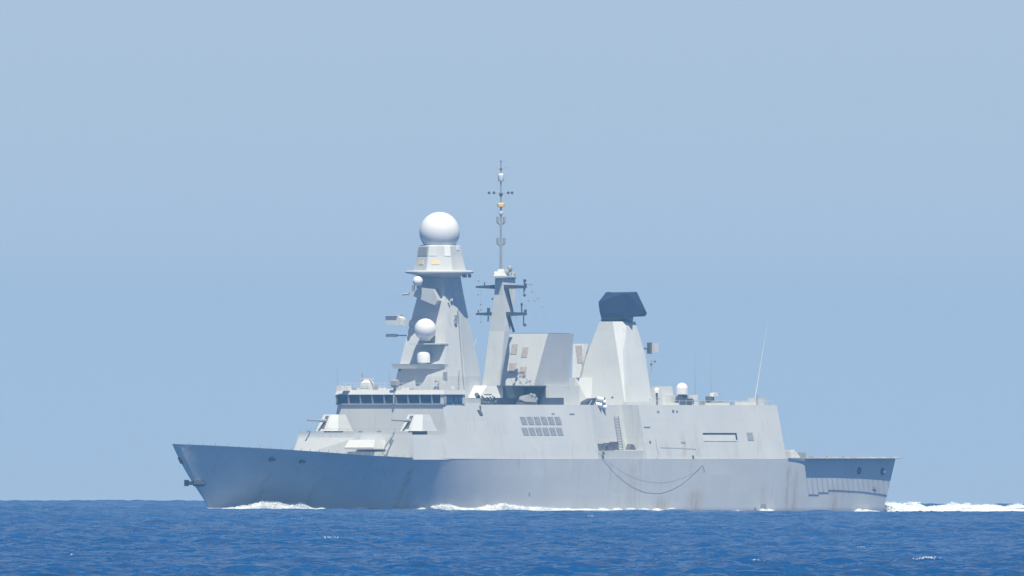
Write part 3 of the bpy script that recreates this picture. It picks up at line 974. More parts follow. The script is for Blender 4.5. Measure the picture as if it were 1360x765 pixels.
# braces: from the yards down to the mast's port side
for (pa, pb, r) in (((674, 382), (681, 415), .13), ((677, 418), (684, 441), .17)):
    A0, A1 = Ay + .2, Ay + .9
    b0_, b1_ = (pa[0] - 232 - 6.14 * A0) / 8.146, (pb[0] - 232 - 6.14 * A1) / 8.146
    MB().tube([(A0, max(b0_, .9), Z_(pa[1], A0, b0_)), (A1, max(b1_, 1.25), Z_(pb[1], A1, b1_))], r, 6).build("yard_brace", 'slate', pmast)
for yo, items in ((y1o, (((698.5, 386), (697, 371), .07), ((697, 381), (697.5, 393), .07), ((645, 380), (645, 375), .09), ((699, 381), (699.5, 376), .16))),
                  (y2o, (((694.5, 416), (694, 402), .10), ((697, 418), (696.5, 432), .08), ((650, 417), (650.5, 409), .22), ((637, 417), (636.5, 412), .1), ((699, 416), (699.3, 411), .18), ((650, 420), (649.5, 427), .1)))):
    for pa, pb, r in items:
        rod(yo, (pa, pb), r, "yard_antenna")
for yo, px, py, r in ((y1o, 698.5, 372.5, .22), (y1o, 698, 392, .2), (y2o, 698.5, 431.5, .22), (y2o, 694.3, 404, .18), (y1o, 637, 372.5, .12), (y1o, 636.5, 391, .12),
                      (y2o, 640, 404, .12), (y2o, 640, 411, .12), (y2o, 640, 427, .12), (y1o, 655.5, 397, .12)):
    b_ = (px - 232 - 6.14 * Ay) / 8.146
    MB().ball(Ay, b_, Z_(py, Ay, b_), r, 10).build("yard_lamp", 'slate' if px > 650 else 'mid', yo)
rod(y1o, ((701, 378), (709, 377.5)), .05, "wire_spreader", 'mid')
# signal halyards running aft and down from the yards, with a few beads
for k, (pa, pb) in enumerate((((706, 378), (735, 441)), ((699, 386), (722, 442)), ((640, 381), (640, 430)), ((690, 384), (702, 442)), ((680, 384), (690, 441)))):
    n_w = 9
    rod(y1o, [(pa[0] + (pb[0] - pa[0]) * t / n_w, pa[1] + (pb[1] - pa[1]) * t / n_w + 2.5 * math.sin(math.pi * t / n_w)) for t in range(n_w + 1)], .014, "signal_halyard", 'mid')
bd = MB()
for px, py in ((711, 399), (722, 407), (703, 399), (708, 387), (716, 396)):
    b_ = (px - 232 - 6.14 * Ay) / 8.146
    bd.ball(Ay, b_, Z_(py, Ay, b_), .11, 8)
bd.build("halyard_bead", 'mid', y1o)
# topmast
At = A_(666.5, 0)
def tz(y): return Z_(y, At)
tmo = MB().tube([(At, 0, tz(368)), (At, 0, tz(330)), (At, 0, tz(280)), (At, 0, tz(216))], [.2, .15, .12, .07], 8).build("topmast", 'mid', pmast)
def timg(dr_, y):
    da, db = off_img(dr_, 0)
    return (At + da, db, tz(y))
for yb in (292, 320):
    yk = MB()
    for s_ in (-1, 1):
        yk.tube([timg(0, yb + 7), timg(.42 * s_, yb + 3), timg(.42 * s_, yb - 4)], [.1, .2, .2], 6)
    yk.build("dipole_yoke", 'mid', tmo)
MB().lathe(At, 0, [(.25, tz(285)), (.3, tz(283)), (.25, tz(280))], 12).build("mast_lamp", 'pale', tmo)
MB().lathe(At, 0, [(.2, tz(275.5)), (.5, tz(274.5)), (.52, tz(270.5)), (.3, tz(269.5))], 16).build("amber_drum", 'amber', tmo)
cbar = MB().tube([timg(-1.6, 256), timg(1.55, 256)], .045, 6).build("cross_bar", 'mid', tmo)
for dr_ in (-1.55, -.9, .95, 1.45):
    MB().ball(*timg(dr_, 256), .19, 10).build("bar_lamp", 'slate', cbar)
MB().lathe(At, 0, [(.12, tz(261)), (.28, tz(258)), (.2, tz(256))], 10).build("bar_hub", 'slate', cbar)
MB().lathe(At, 0, [(.3, tz(241)), (.38, tz(239.5)), (.38, tz(232)), (.25, tz(230.5))], 16).build("antenna_capsule", 'white', tmo, smooth=True)
MB().tube([timg(-.8, 222.5), timg(0, 224), timg(.9, 222.5)], .04, 6).build("cross_bar", 'mid', tmo)
MB().lathe(At, 0, [(.05, tz(227)), (.17, tz(225)), (.05, tz(222))], 10).build("bar_hub", 'slate', tmo)
MB().lathe(At, 0, [(.05, tz(215)), (.2, tz(214.2)), (.05, tz(213.3))], 10).build("mast_vane", 'slate', tmo)

# ------------------------------------------------------------------ forward funnel
ft_z, fb_z = Z_(443, 77), Z_(512.5, 74)
bt, bb_ = 3.45, 2.5
F = dict(ft=A_(729, bt), fb=A_(710, bb_), at=A_(763, bt), ab=A_(756, bb_))
fun = MB().loft([(F['fb'], -4.6, fb_z), (F['ab'], -4.6, fb_z), (F['ab'], bb_, fb_z), (F['fb'], bb_, fb_z)],
                [(F['ft'], -bt, ft_z), (F['at'], -bt, ft_z), (F['at'], bt, ft_z), (F['ft'], bt, ft_z)]).build("funnel", 'mast', ship)
MB().loft([(F['ft'] + .4, -bt + .4, ft_z - .02), (F['at'] - .4, -bt + .4, ft_z - .02), (F['at'] - .4, bt - .4, ft_z - .02), (F['ft'] + .4, bt - .4, ft_z - .02)],
          [(F['ft'] + .4, -bt + .4, ft_z + .05), (F['at'] - .4, -bt + .4, ft_z + .05), (F['at'] - .4, bt - .4, ft_z + .05), (F['ft'] + .4, bt - .4, ft_z + .05)]).build("funnel_top", 'black', fun)
def ffront(z):
    return F['fb'] + (F['ft'] - F['fb']) * (z - fb_z) / (ft_z - fb_z)
for (x0, x1, y0, y1) in ((680.5, 688.5, 457, 470.5), (694.5, 702.5, 461.5, 474.5), (677.5, 686.5, 482, 496), (691.5, 700.5, 487, 500.5)):
    pts = []
    zt_, zb_ = Z_(y0, 75), Z_(y1, 75)
    for z, sh in ((zt_, 1.0), (zb_, -1.0)):
        A = ffront(z)
        for px in (x0 + sh, x1 + sh):
            b = (px - 232 - 6.14 * A) / 8.146
            for e in (-.05, .2):
                pts.append((A + e, b, z))
    MB().hull(pts).build("exhaust_grille", 'grille', fun)
# funnel plinth and the sheltered gallery along its port side
pl = MB()
pl.box(F['fb'] - 10.5, F['ab'] + 2.0, -4.9, -.6, TOPZ - .02, fb_z - .02)
pl.box(F['fb'] + 2.4, F['ab'] + 1.5, 2.4, 3.2, TOPZ - .01, fb_z + .01)
plinth = pl.build("funnel_plinth", 'mast', ship)
MB().box(F['fb'] - 9, F['fb'] + 2.5, -.62, -.5, TOPZ, fb_z - .1).build("gallery_shade_panel", 'slate', plinth)  # added dark panel: its colour deepens the shade inside the gallery
MB().box(A_(727, 6.0), A_(750, 6.0), 4.6, 6.0, TOPZ - .015, TOPZ + .92).build("shade_block", 'slate', ship)  # added dark box, painted stand-in for the shadow strip below the funnel
MB().box(A_(660, 5.2), A_(690, 5.2), 3.4, 5.2, TOPZ - .015, TOPZ + .85).build("shade_block", 'slate', ship)  # same shadow strip carried on forward as a second dark box
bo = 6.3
MB().box(A_(669, bo), A_(727, bo), -.55, bo, fb_z - .12, fb_z + .03).build("gallery_roof", 'slate', plinth)  # slate colour adds painted shade to the roof
MB().box(A_(727, bo) - .15, A_(727, bo), 2.6, bo - .1, TOPZ, fb_z - .12).build("gallery_end", 'slate', plinth)  # end wall coloured dark to match the painted gallery shade
# white hood in front of the gallery
bh = 5.6
A0, A1 = A_(645, bh), A_(671, bh)
MB().loft([(A0 - 1.2, 1.2, TOPZ + .9), (A1 - .3, 1.2, TOPZ + .9), (A1 - .3, bh, TOPZ + .9), (A0 - 1.2, bh, TOPZ + .9)],
          [(A0 + .9, 1.8, fb_z + .02), (A1 + .1, 1.8, fb_z + .02), (A1 + .1, bh - .3, fb_z + .02), (A0 + .9, bh - .3, fb_z + .02)]).build("ventilation_hood", 'pale', ship)
MB().box(A0 - .6, A1 - .5, 1.6, bh - .8, TOPZ - .01, TOPZ + .9).build("hood_base", 'mid', ship)
# covered boat lying in the gallery
Ab = A_(704, 6.9)
bt_ = MB()
q_ = .78
bt_.hull([(Ab + q_ * dx, 6.5 + q_ * dy, TOPZ + q_ * z + .1) for (dx, dy, z) in ((-2.2, 0, .9), (-1.6, -.8, .4), (-1.6, .8, .4), (1.5, -.9, .3), (1.5, .9, .3), (-1.2, -.5, 1.3), (-1.2, .5, 1.3), (.6, -.6, 1.55), (.6, .6, 1.55), (1.8, -.7, 1.3), (1.8, .7, 1.2))])
bt_.ball(Ab + 1.1, 6.8, TOPZ + 1.1, .35, 12)
bt_.ball(Ab + .4, 6.9, TOPZ + 1.25, .28, 12)
bt_.ball(Ab + 1.6, 6.7, TOPZ + .7, .34, 12)
bt_.build("covered_boat", 'canvas', ship, smooth=True)
MB().box(Ab - 1.6, Ab + 1.6, 6.0, 7.0, TOPZ, TOPZ + .35).build("boat_cradle", 'dark', ship)

# aft casing on the corner of the radar tower, with its brown grille
cz0, cz1 = Z_(501.5, 92), Z_(456.5, 92)
def cpt(px, A, z):
    return (A, (px - 232 - 6.14 * A) / 8.146, z)
cas = MB().loft([cpt(761.5, 90.9, cz0), cpt(771, 90.9, cz0), cpt(777, 93.4, cz0), cpt(768, 93.4, cz0)],
                [cpt(763, 92.0, cz1), cpt(777.5, 92.0, cz1), cpt(783.5, 93.0, cz1), cpt(767, 93.0, cz1)]).build("exhaust_casing", 'pale', ship)
pts = []
for (px, py) in ((766, 459), (775, 459), (775, 482), (769, 482)):
    Aa = 90.9 + 1.1 * (501.5 - py) / 45
    for e in (-.05, .2):
        c_ = cpt(px, Aa, Z_(py, 92))
        pts.append((c_[0] + e, c_[1], c_[2]))
MB().hull(pts).build("exhaust_grille", 'grille', cas)
MB().hull([(90.84, -6.9, TOPZ - .02), (90.84, -3.0, TOPZ - .02), (91.52, -1, TOPZ - .02), (97, -1, TOPZ - .02), (97, -6.9, TOPZ - .02),
           (90.87, -5.3, cz0 - .02), (90.87, -3.0, cz0 - .02), (92.4, -1, cz0 - .02), (96.5, -1, cz0 - .02), (96.5, -5.3, cz0 - .02)]).build("tower_skirt", 'mast', ship)

# ------------------------------------------------------------------ aft radar tower
def tower_pts():
    P = []
    def rect(y, rc, ac, bh, bh2):
        A0 = A_(rc, bh); A1 = A_(ac, bh2)
        z = Z_(y, 95)
        return [(A0, bh, z), (A0, -bh, z), (A1, bh2, z), (A1, -bh2, z)]
    P += rect(541.5, 832, 868.5, 4.75, 4.6)
    P += rect(470, 828.5, 858, 2.95, 2.9)
    z = Z_(427, 95)
    At0 = A_(815, 1.1)
    for s_ in (1, -1):
        P += [(At0, s_ * 1.1, z), (A_(834, 2.0), s_ * 2.0, z), (A_(845, 2.0), s_ * 2.0, z)]
    return P
tower = MB().hull(tower_pts()).build("radar_tower", 'mast', ship)
# rotating long range radar: dark slab set across the ship on a short neck
Ar, br_c = A_(820, .6), .6
def rimg(px, dy_, py):
    da, db = off_img((px - 820) / 10.15, dy_)
    return (Ar + da, br_c + db, Z_(py, Ar))
rot = MB().hull([rimg(834, -1.4, 390), rimg(834, -1.4, 421), rimg(796, .2, 401), rimg(797.5, .2, 414), rimg(800, .4, 423), rimg(806, 2.2, 388.3),
                 rimg(847, 1.6, 387.5), rimg(860.5, 1.8, 416), rimg(858, 1.8, 420), rimg(800, 1.8, 420), rimg(830, -1.2, 389)]).build("rotating_radar", 'black', tower)
MB().hull([rimg(800, .3, 419), rimg(836, -1.2, 419), rimg(799.5, 1, 427), rimg(842, -.6, 428.5), rimg(842, 1.4, 421), rimg(841, 1.4, 428), rimg(803, 1.6, 427)]).build("radar_neck", 'slate', rot)
MB().hull([rimg(806, 2.2, 388), rimg(804.5, 2.0, 389.6), rimg(812, 1.2, 388.6), rimg(812, 1.4, 387.6)]).build("radar_horn", 'black', rot)
# lamps and brackets at the tower's aft edge
tb = MB()
A0 = A_(863, 1.5)
tb.box(A0, A0 + .5, 1.2, 1.6, Z_(470, A0), Z_(455, A0))
tb.tube([(A0 - 1.2, 1.4, Z_(463, A0)), (A0, 1.4, Z_(463, A0))], .12, 6)
tb.build("tower_bracket", 'dark', tower)
MB().box(A0 + .55, A0 + 1.5, 1.0, 2.0, Z_(468, A0), Z_(456, A0)).build("tower_box", 'pale', tower)
MB().tube([(A_(866, 1.8), 1.8, Z_(496, 97)), (A_(867, 1.8), 1.8, Z_(478, 97))], .06, 5).build("tower_pole", 'mid', tower)
for (px, py) in ((866, 484), (871, 480), (846.5, 460), (814.5, 528)):
    bq = 3.6 if px < 820 else 2.6
    MB().ball(A_(px, bq), bq, Z_(py, 96), .16, 8).build("tower_lamp", 'dark', tower)
MB().box(A_(833, 5) - .2, A_(868, 5), 4.6, 5.2, TOPZ - .01, TOPZ + .38).build("tower_plinth", 'mast', tower)

# ------------------------------------------------------------------ decoy launchers and deck gear
def launcher(px0, px1, y0, y1, b, tubes):
    A0, A1 = A_(px0, b), A_(px1, b)
    z0, z1 = Z_(y1, A0, b), Z_(y0, A0, b)
    m = MB()
    m.hull([(A0, b - .6, z0), (A0, b + .4, z0), (A1 - .5, b - .6, z0), (A1 - .5, b + .4, z0), (A0 + .2, b - .6, z0 + .7), (A0 + .2, b + .4, z0 + .7),
            (A1, b - .6, z1), (A1, b + .4, z1), (A0 + 1.6, b - .6, z1 - .1), (A0 + 1.6, b + .4, z1 - .1)])
    o = m.build("decoy_launcher", 'slate', ship)
    for (px, py, r, l) in tubes:
        bb = b + .4
        A = A_(px, bb); z = Z_(py, A, bb)
        MB().tube([(A - l * .6, bb, z + .15), (A + .15, bb + .5, z)], r, 12).build("launch_tube", 'white', o, smooth=True)
    st = MB()
    for k in range(4):
        a = A0 + .2 + k * (A1 - A0) / 4
        st.tube([(a, b + .55, z0), (a + .9, b + .55, z0 + .9)], .07, 5)
    st.build("launcher_frame", 'mid', o)
    return o
launcher(776, 802, 528, 541, 6.2, ((797, 531, .33, 1.0), (800.5, 534.5, .3, .9), (795, 538.5, .33, .9), (801, 541, .3, .8)))
# rail and gear cluttered abaft the bridge
cl = MB()
gb = 8.2
for (pa, pb, r) in (((634, 524), (639, 527), .3), ((641, 526), (652, 536), .1), ((645, 524), (656, 524), .09), ((648, 528), (660, 536), .12), ((636, 529), (640, 536), .12),
                    ((652, 527), (658, 535), .1), ((645, 536), (649, 529), .08), ((655, 526), (664, 530), .07), ((640, 531), (662, 532), .06), ((643, 535), (662, 536), .08)):
    cl.tube([(A_(pa[0], gb), gb, Z_(pa[1], 52, gb)), (A_(pb[0], gb), gb - .3, Z_(pb[1], 52, gb))], r, 6)
for px, py in ((646, 535), (659.5, 534), (652, 531), (650, 535.5)):
    cl.ball(A_(px, gb), gb, Z_(py, 52, gb), .22, 10)
cl.build("gun_mount", 'dark', ship)
MB().box(A_(622, 8), A_(637, 8), 6.5, 8.3, TOPZ - .01, Z_(529, 50, 8)).build("deck_locker", 'grey', ship)

# roof of the hangar block
def rb(px0, px1, y0, y1, b, name, mat, dpt=1.6, bev=0.0):
    A0, A1 = A_(px0, b), A_(px1, b)
    z0, z1 = Z_(y1, A0, b), Z_(y0, A0, b)
    return MB().box(A0, A1, b - dpt, b, max(z0, TOPZ - .02), z1).build(name, mat, ship, bevel=bev)
rb(868, 881, 529, 541, 5, "deck_locker", 'grey')
# boxy director house
A0 = A_(885, 4.5)
MB().taper(A0 - 1.0, A0 + 1.9, 1.1, TOPZ, A0 - .6, A0 + 1.5, .85, Z_(513, A0, 4), bc=3.6).build("director_house", 'grey', ship)
MB().box(A0 - .4, A0 + 1.6, 4.6, 5.3, TOPZ, Z_(525, A0, 4)).build("deck_locker", 'pale', ship)
def deck_dome(px, py, r, b, foot):
    A = A_(px, b); z = Z_(py, A, b)
    d_ = MB().ball(A, b, z, r, 32, cut=-.05).lathe(A, b, [(r * .98, z - r * .9), (r, z)], 32).build("deck_dome", 'white', ship, smooth=True)
    MB().lathe(A, b, [(foot, TOPZ), (foot, z - r * .9)], 20).build("dome_pedestal", 'dark', d_)
    return d_
deck_dome(907, 516.5, .80, 5.5, .55)
deck_dome(873.5, 518.5, .36, 5, .14)
gn = MB()
A0 = A_(909, 6.2)
for (dx, dy, z0, z1, w) in ((-.9, 0, 0, 1.15, .45), (.1, .1, 0, .95, .4), (1.0, .2, .1, .75, .45), (1.5, .0, .4, .85, .35)):
    gn.taper(A0 + dx - w, A0 + dx + w, w, TOPZ + z0, A0 + dx - w * .7, A0 + dx + w * .7, w * .7, TOPZ + z1, bc=6.2 + dy)
gn.build("director_gear", 'slate', ship)
rb(916, 928, 524.5, 531, 6, "deck_locker", 'pale', 1.0)
rb(921, 929, 533, 540, 6.5, "deck_locker", 'grey', 1.0)
rb(896, 903, 535, 541, 7.5, "deck_locker", 'pale', .7)
# light gun on its mount
A0 = A_(943, 6)
lg = MB()
lg.lathe(A0, 6, [(.45, TOPZ), (.3, TOPZ + .6), (.35, TOPZ + 1.0)], 12)
lg.hull([(A0 + dx, 6 + dy, TOPZ + z) for dx in (-.4, .7) for dy in (-.3, .3) for z in (.55, 1.15)])
lgo = lg.build("light_gun", 'dark', ship)
MB().hull([(A0 + .2 + dx, 6.2 + dy, TOPZ + z) for dx, z in ((0, 1.1), (1.3, 1.25), (.2, 1.6), (1.0, 1.65)) for dy in (-.3, .3)]).build("gun_shield", 'pale', lgo)
MB().tube([(A0 + .6, 6, TOPZ + 1.3), (A0 + 2.4, 6.1, TOPZ + 1.5)], .08, 8).build("gun_barrel", 'mid', lgo)
rb(934, 942, 532, 541, 5, "deck_locker", 'mid', 1.0)
rb(950, 962, 532, 541, 4.5, "deck_locker", 'mid', 1.0)
rb(946, 970, 535, 541, 7, "deck_locker", 'pale', 1.0)
rb(974, 976, 534, 541, 7, "deck_vent", 'mid', .4)
rb(987, 1007, 533.5, 541, 6.5, "deck_locker", 'pale', 1.2)
hv = rb(1007, 1019, 528.5, 541, 6.5, "ventilation_house", 'grey', 1.6)
MB().tube([(A_(1007, 6.6), 6.6, TOPZ), (A_(1007, 6.6), 6.6, Z_(524, 115, 6))], .12, 6).build("vent_pipe", 'mid', hv)
for (px, py) in ((1010, 539), (1016, 539.5)):
    MB().box(A_(px, 6.55), A_(px, 6.55) + .4, 6.45, 6.58, Z_(py + 1.5, 115, 6), Z_(py - 1, 115, 6)).build("vent_slot", 'dark', hv)
er = MB()
for k in range(20):
    a = A_(870, 8.4) + k * (A_end - .5 - A_(870, 8.4)) / 19
    er.tube([(a, 8.45, TOPZ), (a, 8.45, TOPZ + .55)], .022, 4)
er.tube([(A_(870, 8.4), 8.45, TOPZ + .55), (A_end - .5, 8.45, TOPZ + .55)], .02, 4)
er.build("guard_rail", 'pale', ship)
def whip(px0, py0, px1, py1, b, r, mat):
    A0, A1 = A_(px0, b), A_(px1, b)
    return MB().tube([(A0, b, Z_(py0, A0, b)), ((A0 + A1) / 2 - .06, b, Z_((py0 + py1) / 2, A0, b)), (A1, b, Z_(py1, A1, b))], [r, r * .6, r * .12], 6).build("whip_antenna", mat, ship)
whip(1003.5, 533, 1021, 428, 6, .06, 'pale')
whip(925, 530, 924, 460, 4, .045, 'mid')
whip(945.5, 533, 946, 462, 4, .05, 'mid')
whip(865, 500, 872, 474, 3, .05, 'mid')
whip(627.5, 470, 635, 447, 0, .05, 'white')

# ------------------------------------------------------------------ flight deck edge and nets
fz = 6.8
A0f, A1f = A_(1068, 9.8), 145.6
fdk = MB()
N = 18
sts = [A0f + (A1f - A0f) * k / N for k in range(N + 1)]
def hb_at(A):
    return interp(A * LOA / 145.5, DECKB)
for sgn in (1, -1):
    ring = []
    for a in sts:
        b = hb_at(a)
        ring.append([(a, sgn * (b - .3), fz + .02), (a, sgn * (b + .72), fz + .02), (a, sgn * (b + .72), fz + .16), (a, sgn * (b - .3), fz + .16)])
    fdk.loft(*ring)
fdo = fdk.build("flight_deck_edge", 'wood', ship)
dkp = MB()
dkp.loft(*[[(a, -hb_at(a) + .28, fz + .0), (a, hb_at(a) - .28, fz + .0), (a, hb_at(a) - .28, fz + .14), (a, -hb_at(a) + .28, fz + .14)] for a in [A_end + .4] + sts[:-1] + [A1f]])
dkp.build("flight_deck", 'deck', ship)
# safety nets: one frame per bay, with outriggers, an outer rail and wires
for k in range(N):
    a0, a1 = sts[k] + .05, sts[k + 1] - .05
    for sgn in (1, -1):
        nt_ = MB()
        drop = .0 if k > 3 else (.09 if k in (2, 3) else .17)
        def e(a, o, zz): return (a, sgn * (hb_at(a) + o), fz + zz)
        nt_.tube([e(a0, .72, .05), e(a0, 1.22 + drop, .10)], .032, 5)
        nt_.tube([e(a1, .72, .05), e(a1, 1.22 + drop, .10)], .02, 5)
        nt_.tube([e(a0 - .06, 1.22 + drop, .10), e(a1 + .06, 1.22 + drop, .10)], .036, 5)
        nt_.build("safety_net", 'wood', fdo)
# stern overhang frame
sn = MB()
for b in np.linspace(-8.0, 8.0, 9):
    sn.tube([(A1f - .1, b, fz + .08), (A1f + 1.5, b, fz + .16)], .07, 5)
sn.tube([(A1f + 1.6, -8.4, fz + .16), (A1f + 1.5, 8.6, fz + .16)], .09, 5)
for q in (.4, .75, 1.1):
    sn.tube([(A1f + q, -8.2, fz + .12), (A1f + q, 8.3, fz + .12)], .02, 4)
sn.build("stern_net", 'wood', fdo)
# small sponson where the deck edge starts, and landing control cab at the hangar foot
A0 = A_(1049, 10.2)
MB().loft([(A0, 9.4, fz - .35), (A0f + .6, 9.4, fz - .35), (A0f + .6, 10.0, fz - .35), (A0, 9.95, fz - .35)],
          [(A0, 9.4, fz + .10), (A0f + .6, 9.4, fz + .10), (A0f + .6, 10.12, fz + .10), (A0, 10.12, fz + .10)]).build("side_sponson", 'grey', ship)
A0 = A_(1046, 8.8)
cab = MB().taper(A0 + .3, A0 + 2.6, 1.1, fz, A0 + .3, A0 + 1.6, 1.0, Z_(600, A0, 9), bc=8.2).build("landing_control_cab", 'pale', ship)
MB().box(A0 + .3, A0 + 1.4, 7.4, 9.1, Z_(600, A0, 9), Z_(597, A0, 9)).build("cab_roof", 'white', cab)
A0 = A_(1062, 8.2)
MB().box(A0, A0 + 1.3, 7.2, 8.4, fz + .1, Z_(601, A0, 9)).build("deck_locker", 'mid', ship)
# flotsam of deck gear along the edge of the flight deck
for (px, w) in ((1078, .5), (1100, .35), (1122, .3), (1131, .4)):
    A = A_(px, 9.3)
    MB().box(A, A + w, 9.0, 9.35, fz + .15, fz + .42).build("deck_cleat", 'wood', fdo)

# ------------------------------------------------------------------ foam
SHIPM = ship.matrix_world.copy()
def flake_mesh(name, pts, sizes, label, cat):
    n = len(pts)
    pts = np.asarray(pts, dtype=float); sizes = np.asarray(sizes)
    # each clump is a small irregular tetrahedron
    base = np.array([[1, 0, -.5], [-.5, .87, -.5], [-.5, -.87, -.5], [0, 0, .8]])
    V = np.empty((n, 4, 3))
    ang = rng.uniform(0, 6.28, n)
    jit = rng.uniform(.6, 1.3, (n, 4, 3))
    b = base[None] * jit * sizes[:, None, None]
    V[..., 0] = b[..., 0] * np.cos(ang)[:, None] - b[..., 1] * np.sin(ang)[:, None]
    V[..., 1] = b[..., 0] * np.sin(ang)[:, None] + b[..., 1] * np.cos(ang)[:, None]
    V[..., 2] = b[..., 2]
    V += pts[:, None, :]
    F = np.array([[0, 2, 1], [0, 1, 3], [1, 2, 3], [2, 0, 3]])
    faces = (np.arange(n)[:, None, None] * 4 + F[None]).reshape(-1, 3)
    me = bpy.data.meshes.new(name)
    me.from_pydata(V.reshape(-1, 3).tolist(), [], faces.tolist())
    me.materials.append(M['foam'])
    o = bpy.data.objects.new(name, me)
    col.objects.link(o)
    tag(o, label, cat, kind='stuff')
    return o

def smooth_noise(x, seed, sc_):
    r = np.random.default_rng(seed)
    v = 0
    for k in range(5):
        v = v + r.uniform(.3, 1) * np.sin(x / sc_ * (1 + k * .8) + r.uniform(0, 6.28)) / (1 + k * .5)
    return v

pts, sizes = [], []
def hull_foam(A0, A1, hmax, dens, spread, seed, prof=None, out=0.0):
    n = int((A1 - A0) * dens * 3)
    for a in rng.uniform(A0, A1, n):
        t = (a - A0) / (A1 - A0)
        env = prof(t) if prof else math.sin(math.pi * min(1, max(0, t))) ** .5
        hgt = max(.05, hmax * env * (0.86 + .14 * float(smooth_noise(np.array(a), seed, 2.3))))
        zz = hgt * rng.random() ** 1.5 * (1 + .35 * rng.random() ** 4)
        o = rng.random() * spread * (1 - .6 * zz / (hgt + .01))
        s = max(0, (a - interp(zz, STEM)) / (144.3 - interp(zz, STEM)) * LOA)
        b = half_breadth(s, zz) + .05 + o
        p = SHIPM @ loc((a, b + out * min(1, max(0, (a - 7.0) / 7)), zz - .1))
        pts.append(p[:]); sizes.append(rng.uniform(.03, .10))
hull_foam(7.7, 29.5, 1.35, 620, 2.6, 3, lambda t: (.46 + .12 * math.sin(t * 40) * t + .62 * math.exp(-((t - .44) / .17) ** 2) + .25 * math.exp(-((t - .68) / .1) ** 2)) * (1 if t < .8 else (1 - t) / .2 * .8 + .2), 1.7)
hull_foam(27, 33, .7, 60, 1.5, 4, None, 1.2)
flake_mesh("bow_wave", pts, sizes, 'white bow wave foam curling along the forward hull', 'foam')
pts, sizes = [], []
hull_foam(36, 46, .9, 300, 1.4, 5, lambda t: .25 + .75 * t if t < .8 else (1 - t) * 4)
hull_foam(45.5, 60, 1.0, 380, 1.6, 6, lambda t: .75 + .25 * math.sin(t * 9))
hull_foam(31, 37, .55, 160, 1.4, 15)
hull_foam(78, 96, .5, 150, 1.3, 16, lambda t: .5 + .5 * math.sin(t * 19) ** 2)
hull_foam(60, 80, .8, 220, 1.4, 8, lambda t: 1 - .7 * t)
for (a0, a1, hh, dn) in ((79, 84, .7, 130), (93, 97, .55, 130), (109, 110, .4, 60), (114, 118, .75, 160), (136.5, 141, .75, 200), (85, 92, .3, 40)):
    hull_foam(a0, a1, hh * .75, dn, 1.2, int(a0), lambda t: (1 - t) ** .8 * min(1, 5 * t) * (.7 + .3 * math.sin(t * 14)))
flake_mesh("side_wash", pts, sizes, 'broken white wash along the middle and after hull waterline', 'foam')
# stern wake: a churned ridge widening aft
pts, sizes = [], []
n = 30000
for a, v, q in zip(143 + 66 * rng.random(n), rng.uniform(-1, 1, n), rng.random(n)):
    t = (a - 143) / 66
    p = SHIPM @ loc((a, v * (7.4 + 3 * t), -.2 + (.5 - .25 * t) * q ** .8))
    pts.append(p[:]); sizes.append(rng.uniform(.03, .10))
for _ in range(110):
    t = rng.random() ** 1.35
    ca, cv = 143.4 + 62 * t, rng.uniform(-1, 1) * (6.9 + 3 * t)
    r_m = rng.uniform(.7, 2.0)
    h_m = (.2 + .85 * rng.random() ** 1.6) * (1 - .62 * t)
    for da, dv, q in zip(rng.normal(0, r_m * .6, 420), rng.normal(0, r_m * .6, 420), rng.random(420)):
        f = math.exp(-(da * da + dv * dv) / (r_m * r_m))
        p = SHIPM @ loc((ca + da, cv + dv, -.05 + .35 + (h_m * f) * q ** .7 * (1 + .35 * rng.random() ** 4)))
        pts.append(p[:]); sizes.append(rng.uniform(.03, .10))
wx = MB()
ra, rb_n = 90, 12
gridv = []
for i in range(ra + 1):
    a = 142 + 66 * i / ra
    t = i / ra
    row = []
    for j in range(rb_n + 1):
        v = -1 + 2 * j / rb_n
        hg = (.45 - .4 * t) * (.72 + .28 * float(smooth_noise(np.array(a + v * 3), 21, 1.7))) * (1 - v ** 4)
        row.append(SHIPM @ loc((a, v * (7.4 + 3 * t), -.5 + max(.2, hg + .4) + random.uniform(-.12, .12))))
    gridv.append(row)
wake = flake_mesh("wake", pts, sizes, 'white churned wake trailing behind the stern', 'wake')
bmw = bmesh.new()
bmw.from_mesh(wake.data)
vv = [[bmw.verts.new(p) for p in r] for r in gridv]
for i in range(ra):
    for j in range(rb_n):
        bmw.faces.new((vv[i][j], vv[i + 1][j], vv[i + 1][j + 1], vv[i][j + 1]))
bmw.to_mesh(wake.data)
bmw.free()

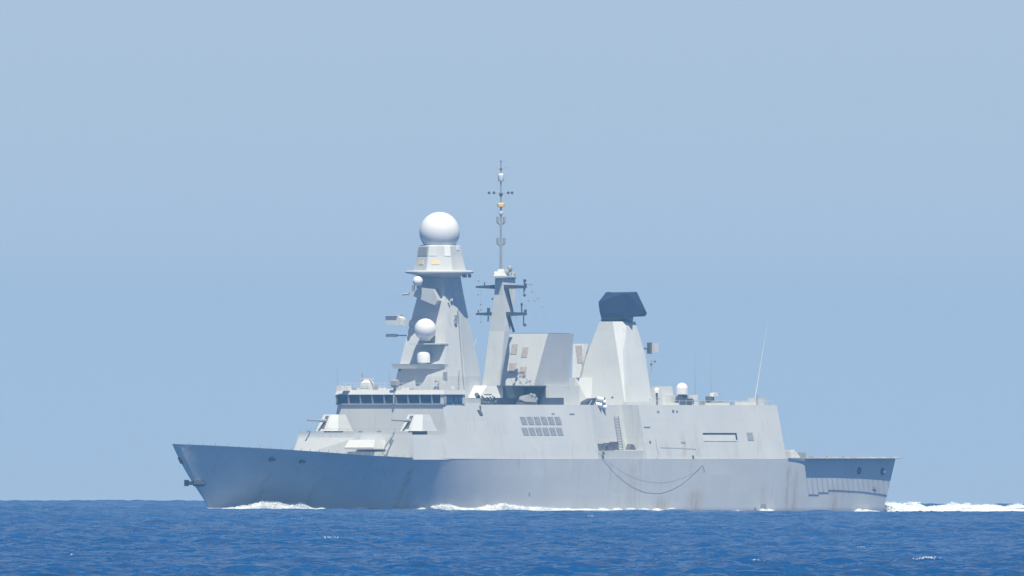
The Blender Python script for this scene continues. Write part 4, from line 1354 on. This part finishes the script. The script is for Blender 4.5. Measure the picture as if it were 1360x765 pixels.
# small whitecaps on wave crests: bearing (rad), distance, breadth
pts, sizes = [], []
for (bear, dist, wd, cnt) in ((-0.00463, 2640, .35, 110), (0.0079, 2060, .25, 80), (0.0066, 1965, .18, 35), (0.01085, 2010, .3, 90), (-0.0108, 2120, .12, 25),
                              (-.0127, 3100, .3, 40), (-.0110, 2600, .15, 20), (.0022, 3900, .3, 30), (.0092, 2350, .12, 25), (-.0060, 3600, .3, 30), (-.0068, 2250, .1, 15), (.0063, 2900, .2, 25)):
    cx, cy_ = dist * math.sin(bear), dist * math.cos(bear)
    m_ = (np.abs(SEA_X - cx) < .9) & (np.abs(SEA_Y - cy_) < 60)
    idx = np.argwhere(m_)
    if not len(idx):
        continue
    zz = SEA_Z[m_] - sea_level(SEA_X[m_], SEA_Y[m_])
    i_, j_ = idx[int(np.argmax(zz))]
    px_, py_, pz_ = SEA_X[i_, j_], SEA_Y[i_, j_], SEA_Z[i_, j_]
    for _ in range(cnt):
        dx = rng.normal(0, wd)
        pts.append((px_ + dx, py_ + rng.uniform(-.5, .2), pz_ - .10 + rng.uniform(-.07, .09)))
        sizes.append(rng.uniform(.015, .05))
flake_mesh("whitecaps", pts, sizes, 'scattered small white crests breaking on the blue sea', 'foam')

# ------------------------------------------------------------------ sea air
hz = bmesh.new()
bmesh.ops.create_cube(hz, size=1.0)
hme = bpy.data.meshes.new("haze")
hz.to_mesh(hme)
hz.free()
hm = bpy.data.materials.new("sea_air")
hm.use_nodes = True
hnt = hm.node_tree
for n in list(hnt.nodes):
    hnt.nodes.remove(n)
ho = hnt.nodes.new('ShaderNodeOutputMaterial')
hv_ = hnt.nodes.new('ShaderNodeVolumePrincipled')
hv_.inputs['Color'].default_value = (0.245, 0.55, 1.0, 1)
hv_.inputs['Density'].default_value = 5.8e-5
hnt.links.new(hv_.outputs[0], ho.inputs['Volume'])
hme.materials.append(hm)
haze = bpy.data.objects.new("haze", hme)
haze.scale = (21600, 21600, 62)
haze.location = (0, 0, 50 - 31)
col.objects.link(haze)
tag(haze, 'thin pale blue sea air between the viewer and the ship', 'haze', kind='stuff')
